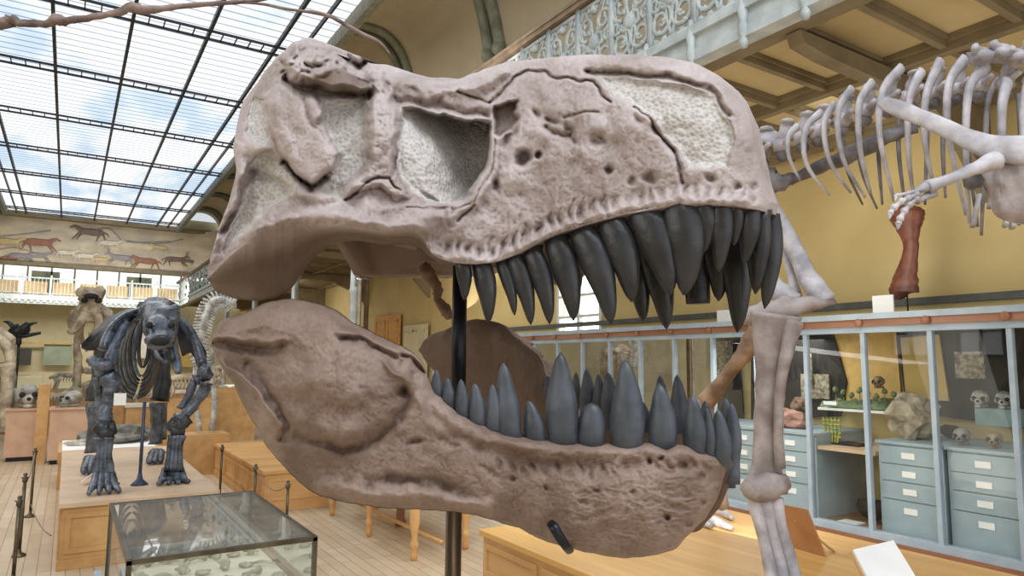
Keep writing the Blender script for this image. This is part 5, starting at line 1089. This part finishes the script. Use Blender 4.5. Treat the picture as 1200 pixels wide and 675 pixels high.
# =====================================================================  PALE THEROPOD SKELETON, RIGHT
M_al = mat('lilac white bone', rgb(206,202,206), rgb(154,150,156), rough=.55, scale=8, bump=.35, bscale=35)
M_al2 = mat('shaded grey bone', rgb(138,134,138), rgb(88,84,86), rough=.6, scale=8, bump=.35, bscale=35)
M_leg = mat('weathered leg bone', rgb(176,166,164), rgb(134,122,118), rough=.6, scale=7, bump=.5, bscale=30, detail=8)
M_legb = mat('brown leg bone', rgb(170,138,108), rgb(110,84,62), rough=.6, scale=7, bump=.4)
th = empty('theropod_skeleton', (4.2,3.0,.5), 'pale lilac grey dinosaur skeleton striding at the right above the platform', 'skeleton')
def pd(*a): return [at_d(x, y, d) for x, y, d in a]
def depth(x): return float(np.interp(x, [880, 960, 1060, 1200, 1300], [4.9, 4.6, 4.1, 3.6, 3.3]))
def rp(n, m, pts_, rad, **k): bm = bmesh.new(); tube(bm, pts_, rad, **k); return link(n, bm, m, th)
PXD = 1/F_PX
ribs = [([(935,148),(924,160),(925,185),(938,212)],3.2),([(962,132),(944,152),(945,192),(972,229)],3.8),([(978,122),(966,145),(972,188),(997,226)],3.8),([(998,104),(982,132),(988,186),(1014,231)],4.0),([(1022,97),(1007,122),(1008,175),(1020,226)],4.4),([(1056,80),(1034,108),(1031,160),(1048,236)],4.8),([(1080,84),(1066,115),(1064,170),(1070,226)],4.8),([(1102,72),(1086,110),(1083,160),(1094,218)],5),([(1130,70),(1112,100),(1112,160),(1132,252)],5.4),([(1156,78),(1136,104),(1132,170),(1136,262)],5.6),([(1180,96),(1174,130),(1176,200),(1180,250)],6),([(1208,90),(1200,130),(1202,200),(1206,250)],6)]
for pl, w_ in ribs:
    D = depth(pl[0][0]); f = [at_d(x, y, D-(.06 if i in (1, 2) else 0)) for i, (x, y) in enumerate(pl)]; r = w_*D*PXD
    rp('rib', M_al, f, [r*1.5, r*1.2, r*.9, r*.5], seg=8, sub=6, flat=.6, side=V((1,0,0)))
for pl, w_ in ribs[2:]:       # far side ribs
    D = depth(pl[0][0])+.55; f = [at_d(x+14+(8 if i in (1, 2) else 0), y+14, D) for i, (x, y) in enumerate(pl)]; r = w_*D*PXD*.8
    rp('rib', M_al2, f, [r*1.1, r, r*.9, r*.5], seg=8, sub=6, flat=.6, side=V((1,0,0)))
spine = catmull([(892,172,5.2),(930,158,4.95),(960,146,4.8),(1000,128,4.6),(1040,112,4.4),(1080,104,4.2),(1120,98,4.05),(1160,92,3.9),(1210,86,3.75)], 3)
for i, (x, y, D) in enumerate(spine[::2]+[]):
    c = at_d(x, y+8, D); r = 9.5*D*PXD; bm = bmesh.new(); ball(bm, c, r*1.15, 10, sc=(1,1,.9), bump=.35); up = at_d(x+6, y-20, D-.05)
    tube(bm, [c, c.lerp(up, .5), up], [r*.75, r*.85, r*.7], seg=8, flat=.5, side=RT, bump=.3); ball(bm, up, r*.85, 8, sc=(1.3,1,.45), bump=.3)
    tube(bm, [c, c+V((0,0,.4*r))-FH*r*2.6], [r*.45, r*.35], seg=6, bump=.3); link('vertebra', bm, M_al if i % 2 else M_al, th)
    bm = bmesh.new(); ball(bm, c-V((0,0,r*1.2)), r*.8, 8, bump=.3); link('vertebra_base', bm, M_al2, th)
rp('gastral_bar', M_al2, pd((925,212,5.1),(960,196,5.0),(1000,180,4.8),(1040,160,4.7),(1075,150,4.6)), [.035,.05,.055,.05,.03], seg=10, bump=.3)
rp('pelvis', M_al2, pd((886,196,5.3),(900,212,5.1),(915,214,5.1),(930,206,5.1)), [.07,.09,.06,.03], seg=10, bump=.4); rp('pelvis', M_al, pd((880,158,5.2),(900,160,5.15),(920,170,5.1)), [.06,.09,.05], seg=10, flat=.5, bump=.4)
# neck and skull base at the top right corner
for i, (x, y) in enumerate(((1150,66),(1172,62),(1192,68),(1212,60))):
    c = at_d(x, y, 3.7); bm = bmesh.new(); ball(bm, c, .06, 10, sc=(1.2,1,.8), bump=.5); tube(bm, [c, at_d(x-8, y-12, 3.65)], [.035,.02], seg=8, bump=.4); link('neck_vertebra', bm, M_al, th)
# shoulder blade, coracoid, arm
rp('shoulder_blade', M_al, pd((1031,119,3.85),(1050,126,3.78),(1085,140,3.68),(1125,158,3.56),(1160,172,3.48),(1205,176,3.42)), [.026,.044,.042,.046,.062,.080], seg=14, flat=.35, side=V((0,0,1)), bump=.10)
bm = bmesh.new(); co = [(1158,176),(1180,166),(1215,165),(1225,240),(1205,262),(1182,260),(1164,250),(1158,228),(1150,212),(1152,192)]; co = catmull(co+co[:1], 3)[:-1]; nn_ = len(co); cx_ = sum(c[0] for c in co)/nn_; cy_ = sum(c[1] for c in co)/nn_
for sd_ in (0, 1):
    rg_ = []
    for q in (1, .9, .7, .5, .3, .1):
        rg_.append([bm.verts.new(at_d(cx_+(x-cx_)*q, cy_+(y-cy_)*q, 3.52+(-1 if sd_ == 0 else 1)*.05*(1-q**3)+.03*noise.noise(V((x*q*.06, y*q*.06, sd_))))) for x, y in co])
    for a_, b_ in zip(rg_[:-1], rg_[1:]):
        for i in range(nn_): bm.faces.new((a_[i], a_[(i+1) % nn_], b_[(i+1) % nn_], b_[i]))
    bm.faces.new(rg_[-1])
bmesh.ops.remove_doubles(bm, verts=bm.verts[:], dist=.0005); link('coracoid', bm, M_leg, th)
bm = bmesh.new(); ball(bm, at_d(1140,212,3.46), .045, 10, bump=.4); link('shoulder_socket', bm, M_al2, th)
rp('upper_arm', M_al, pd((1166,188,3.36),(1150,194,3.34),(1125,205,3.32),(1100,214,3.30),(1086,220,3.3)), [.050,.036,.027,.028,.036], seg=12, bump=.2)
rp('forearm', M_al, pd((1088,218,3.3),(1078,222,3.28),(1070,229,3.26)), [.026,.018,.020], seg=10, bump=.3); rp('forearm', M_al, pd((1094,226,3.32),(1084,231,3.3),(1074,236,3.28)), [.022,.015,.017], seg=10, bump=.3)
for j, (pts_, r) in enumerate((([(1074,228),(1064,232),(1056,236),(1048,243),(1043,250)],6),([(1074,233),(1066,240),(1060,247),(1055,256),(1053,262)],6),([(1080,222),(1066,226),(1050,229)],4))):
    bm = bmesh.new(); q_ = [at_d(x, y, 3.24) for x, y in pts_]
    for a_, b_ in zip(q_[:-1], q_[1:]): tube(bm, [a_, a_.lerp(b_, .5), b_], [.017*r/6, .011*r/6, .017*r/6], seg=8); ball(bm, a_, .018*r/6, 8)
    tube(bm, [q_[-1], q_[-1]+V((-.01,0,-.03))], [.015*r/6, .003], seg=8); link('finger', bm, M_al, th)
for x, y in ((1140,262),(1160,240),(1178,262),(1186,264),(1206,268)): rp('lower_rib_end', M_al, pd((x+8,y-34,3.9),(x+3,y-12,3.88),(x,y+3,3.86)), [.02,.022,.026], seg=8, flat=.6)
# thigh, knee, shin, foot
rp('thigh_bone', M_al, pd((893,212,5.15),(900,240,5.05),(918,268,4.9),(935,300,4.75),(950,330,4.6),(968,354,4.5)), [.07,.07,.062,.060,.070,.075], seg=12, bump=.15); rp('thigh_bone', M_al, pd((905,258,5.1),(918,290,5.0),(928,325,4.8),(934,352,4.7)), [.035,.03,.03,.04], seg=10, bump=.25)
rp('knee', M_leg, pd((868,372,4.55),(890,368,4.5),(915,364,4.45),(945,356,4.45),(978,354,4.5)), [.05,.075,.08,.052,.02], seg=12, bump=.35); rp('knee', M_al, pd((905,330,4.6),(918,345,4.55),(935,352,4.5)), [.05,.07,.05], seg=12, bump=.3)
rp('shin_bone', M_leg, pd((909,368,4.45),(905,400,4.45),(903,440,4.45),(901,490,4.45),(899,540,4.45),(897,566,4.45)), [.165,.125,.098,.095,.098,.12], seg=18, flat=.6, side=RT, bump=.10)
rp('outer_shin_bone', M_leg, pd((928,378,4.4),(922,410,4.36),(915,450,4.34),(912,500,4.34),(914,548,4.36)), [.07,.045,.032,.028,.035], seg=12, bump=.2)
rp('ankle', M_leg, pd((872,566,4.4),(885,572,4.36),(905,570,4.36),(920,564,4.4)), [.05,.09,.085,.05], seg=12, bump=.3)
for k in range(3): rp('foot_bone', M_al, pd((884+12*k,584,4.38),(892+12*k,620,4.34),(901+13*k,660,4.3),(908+15*k,705,4.22)), [.05,.038,.040,.055], seg=12, bump=.15)
for k in range(3):
    a = at_d(908+15*k, 703, 4.22); dr = V((-.35+.3*k, -1, 0)).normalized(); bm = bmesh.new(); e_ = a+dr*.18; e_.z = .60; g = a+dr*.42; g.z = .55; h_ = a+dr*.56; h_.z = .515
    tube(bm, [a, e_, g, h_], [.055,.045,.04,.012], seg=10, bump=.2); link('toe', bm, M_al, th)
# the other leg, behind the lower jaw
rp('shin_bone', M_legb, pd((893,372,5.4),(882,400,5.4),(866,422,5.4),(848,445,5.45),(826,472,5.5)), [.05,.085,.06,.055,.075], seg=12, bump=.2)
rp('foot_bone', M_leg, pd((826,472,5.5),(835,530,5.9),(846,592,6.3)), [.07,.05,.06], seg=12, bump=.2)
for a in (((832,598),(846,602),(858,609)),((830,610),(842,615),(858,621)),((812,604),(820,612),(834,619))):
    q_ = [on_z(x, y-2, .53) for x, y in a]; rp('toe', M_al, q_, [.05,.045,.02], seg=8, bump=.3)

# ---- sign and board on the big platform
lec = empty('sign_lectern', on_z(1020,700,.5), 'tilted white information card on a stand at the lower right', 'sign')
c4 = [at_d(1000,644,3.55), at_d(1047,633,3.75), at_d(1092,706,3.25), at_d(1040,722,3.05)]
n_ = (c4[1]-c4[0]).cross(c4[3]-c4[0]).normalized(); n_ = n_ if n_.z > 0 else -n_
bm = bmesh.new(); f = [bm.verts.new(v) for v in c4]; b = [bm.verts.new(v-n_*.012) for v in c4]; bm.faces.new(f); bm.faces.new(b[::-1])
for i in range(4): bm.faces.new((f[i], f[(i+1) % 4], b[(i+1) % 4], b[i]))
link('card', bm, M_card, lec, smooth=False)
bm = bmesh.new(); f = [bm.verts.new(v+(v-sum(c4, V())/4)*.05-n_*.014) for v in c4]; b = [bm.verts.new(v.co-n_*.018) for v in f]; bm.faces.new(f); bm.faces.new(b[::-1])
for i in range(4): bm.faces.new((f[i], f[(i+1) % 4], b[(i+1) % 4], b[i]))
link('backing_board', bm, M_wood, lec, smooth=False)
cc = sum(c4, V())/4-n_*.03; bm = bmesh.new(); tube(bm, [cc, (cc.x,cc.y,.5)], .015, seg=10, sub=1); lathe(bm, (cc.x,cc.y,.5), [(.12,0),(.12,.015),(.02,.03)], 14); link('stand', bm, M_black, lec)
bd2 = empty('wooden_board', on_z(940,655,.5), 'thin brown wooden board propped upright behind the pale foot bones', 'board')
q4 = [on_z(921,638,.5), on_z(968,655,.5)]; tl = V((q4[0].x-.0, q4[0].y, 0)); 
A1 = on_z(925,640,.5); A2 = on_z(969,653,.5); Yb = A1
def up_to(base, px, pyy):   # height above base where the sight line passes
    d = ray(px, pyy); t_ = base.y/d.y; return (ORG+d*t_).z
z1 = up_to(A1, 915, 591)
Bt1 = at_d(908, 589, (A1-ORG).dot(FWD)+.10); Bt2 = at_d(947, 597, (A2-ORG).dot(FWD)+.10)
bm = bmesh.new(); f = [bm.verts.new(v) for v in (A1, A2, Bt2, Bt1)]; nn = (A2-A1).cross(Bt1-A1).normalized(); b = [bm.verts.new(v.co+nn*.014) for v in f]; bm.faces.new(f); bm.faces.new(b[::-1])
for i in range(4): bm.faces.new((f[i], f[(i+1) % 4], b[(i+1) % 4], b[i]))
link('panel', bm, mat('board brown', rgb(186,136,92), rgb(164,114,72), rough=.5, scale=3), bd2, smooth=False)
mid = (A1+A2)/2; mt = (Bt1+Bt2)/2; bm = bmesh.new(); tube(bm, [mt.lerp(mid, .3)+nn*.01, mid+V((.16,-.12,.0))], .01, seg=6, sub=1); link('prop', bm, M_wood, bd2)
# =====================================================================  LIGHT
w = bpy.data.worlds.new('sky'); bpy.context.scene.world = w; w.use_nodes = True
bg = w.node_tree.nodes['Background']; bg.inputs[0].default_value = (.86,.92,1,1); bg.inputs[1].default_value = WORLD
sc = bpy.context.scene
sc.view_settings.view_transform = 'Standard'; sc.view_settings.look = 'None'; sc.view_settings.exposure = 0
def area(name, loc, target, sx, sy, power, c=(1,1,1)):
    l = bpy.data.lights.new(name, 'AREA'); l.shape = 'RECTANGLE'; l.size = sx; l.size_y = sy; l.energy = power; l.color = c
    o = bpy.data.objects.new(name, l); col.objects.link(o); o.location = loc
    o.rotation_euler = (V(target)-V(loc)).to_track_quat('-Z', 'Y').to_euler(); return o
area('overhead_skylight_near', (0.6,-1.0,8.6), (1.6,2.2,1.5), 7, 7, 760, (.92,.96,1))
area('fill_left', (-5.5,2.5,3.6), (1.5,2.5,1.8), 5, 2.4, 90, (.97,.98,1))  # added fill light from the left, no window at this spot
area('fill_behind', (1.5,-4.5,2.2), (2.5,3,1.6), 6, 2.2, 45, (1,.94,.86))  # added warm front fill, the hall is open here
area('gallery_fill', (5.9,4,3.1), (8.2,4.2,2.1), .8, 6, 34, (1,.96,.86))  # added light to brighten the lower wall, no fixture here
area('gallery_fill', (5.9,13,3.2), (8.2,13,2.6), 1.0, 9, 75, (1,.96,.86))  # unseen light added under the gallery to brighten the wall
area('wall_wash_far', (1,36,5.2), (1,41,2.0), 8, 1.0, 300, (1,.95,.84))
area('cabinet_fill', (7.5,5.5,2.2), (7.6,5.5,.5), .5, 9, 95, (1,.98,.94))  # added light to lift the cabinet interior, no fixture inside
area('cove_wash', (4.9,9,5.2), (5.4,10,9), 1.0, 14, 90, (1,.96,.9))  # added light to lift the dark cove
area('nave_fill', (-1.5,12,6.5), (0.5,13,0), 5, 12, 420, (1,.98,.95))
area('gallery_fill', (5.9,24,3.6), (7.5,24,2.6), 1.5, 12, 120, (1,.96,.86))  # added to brighten the dark far end below the gallery
area('soffit_wash', (6.6,3.0,2.75), (6.6,3.0,5), 2.2, 8, 26, (1,.97,.9))  # unseen uplight added to brighten the soffit
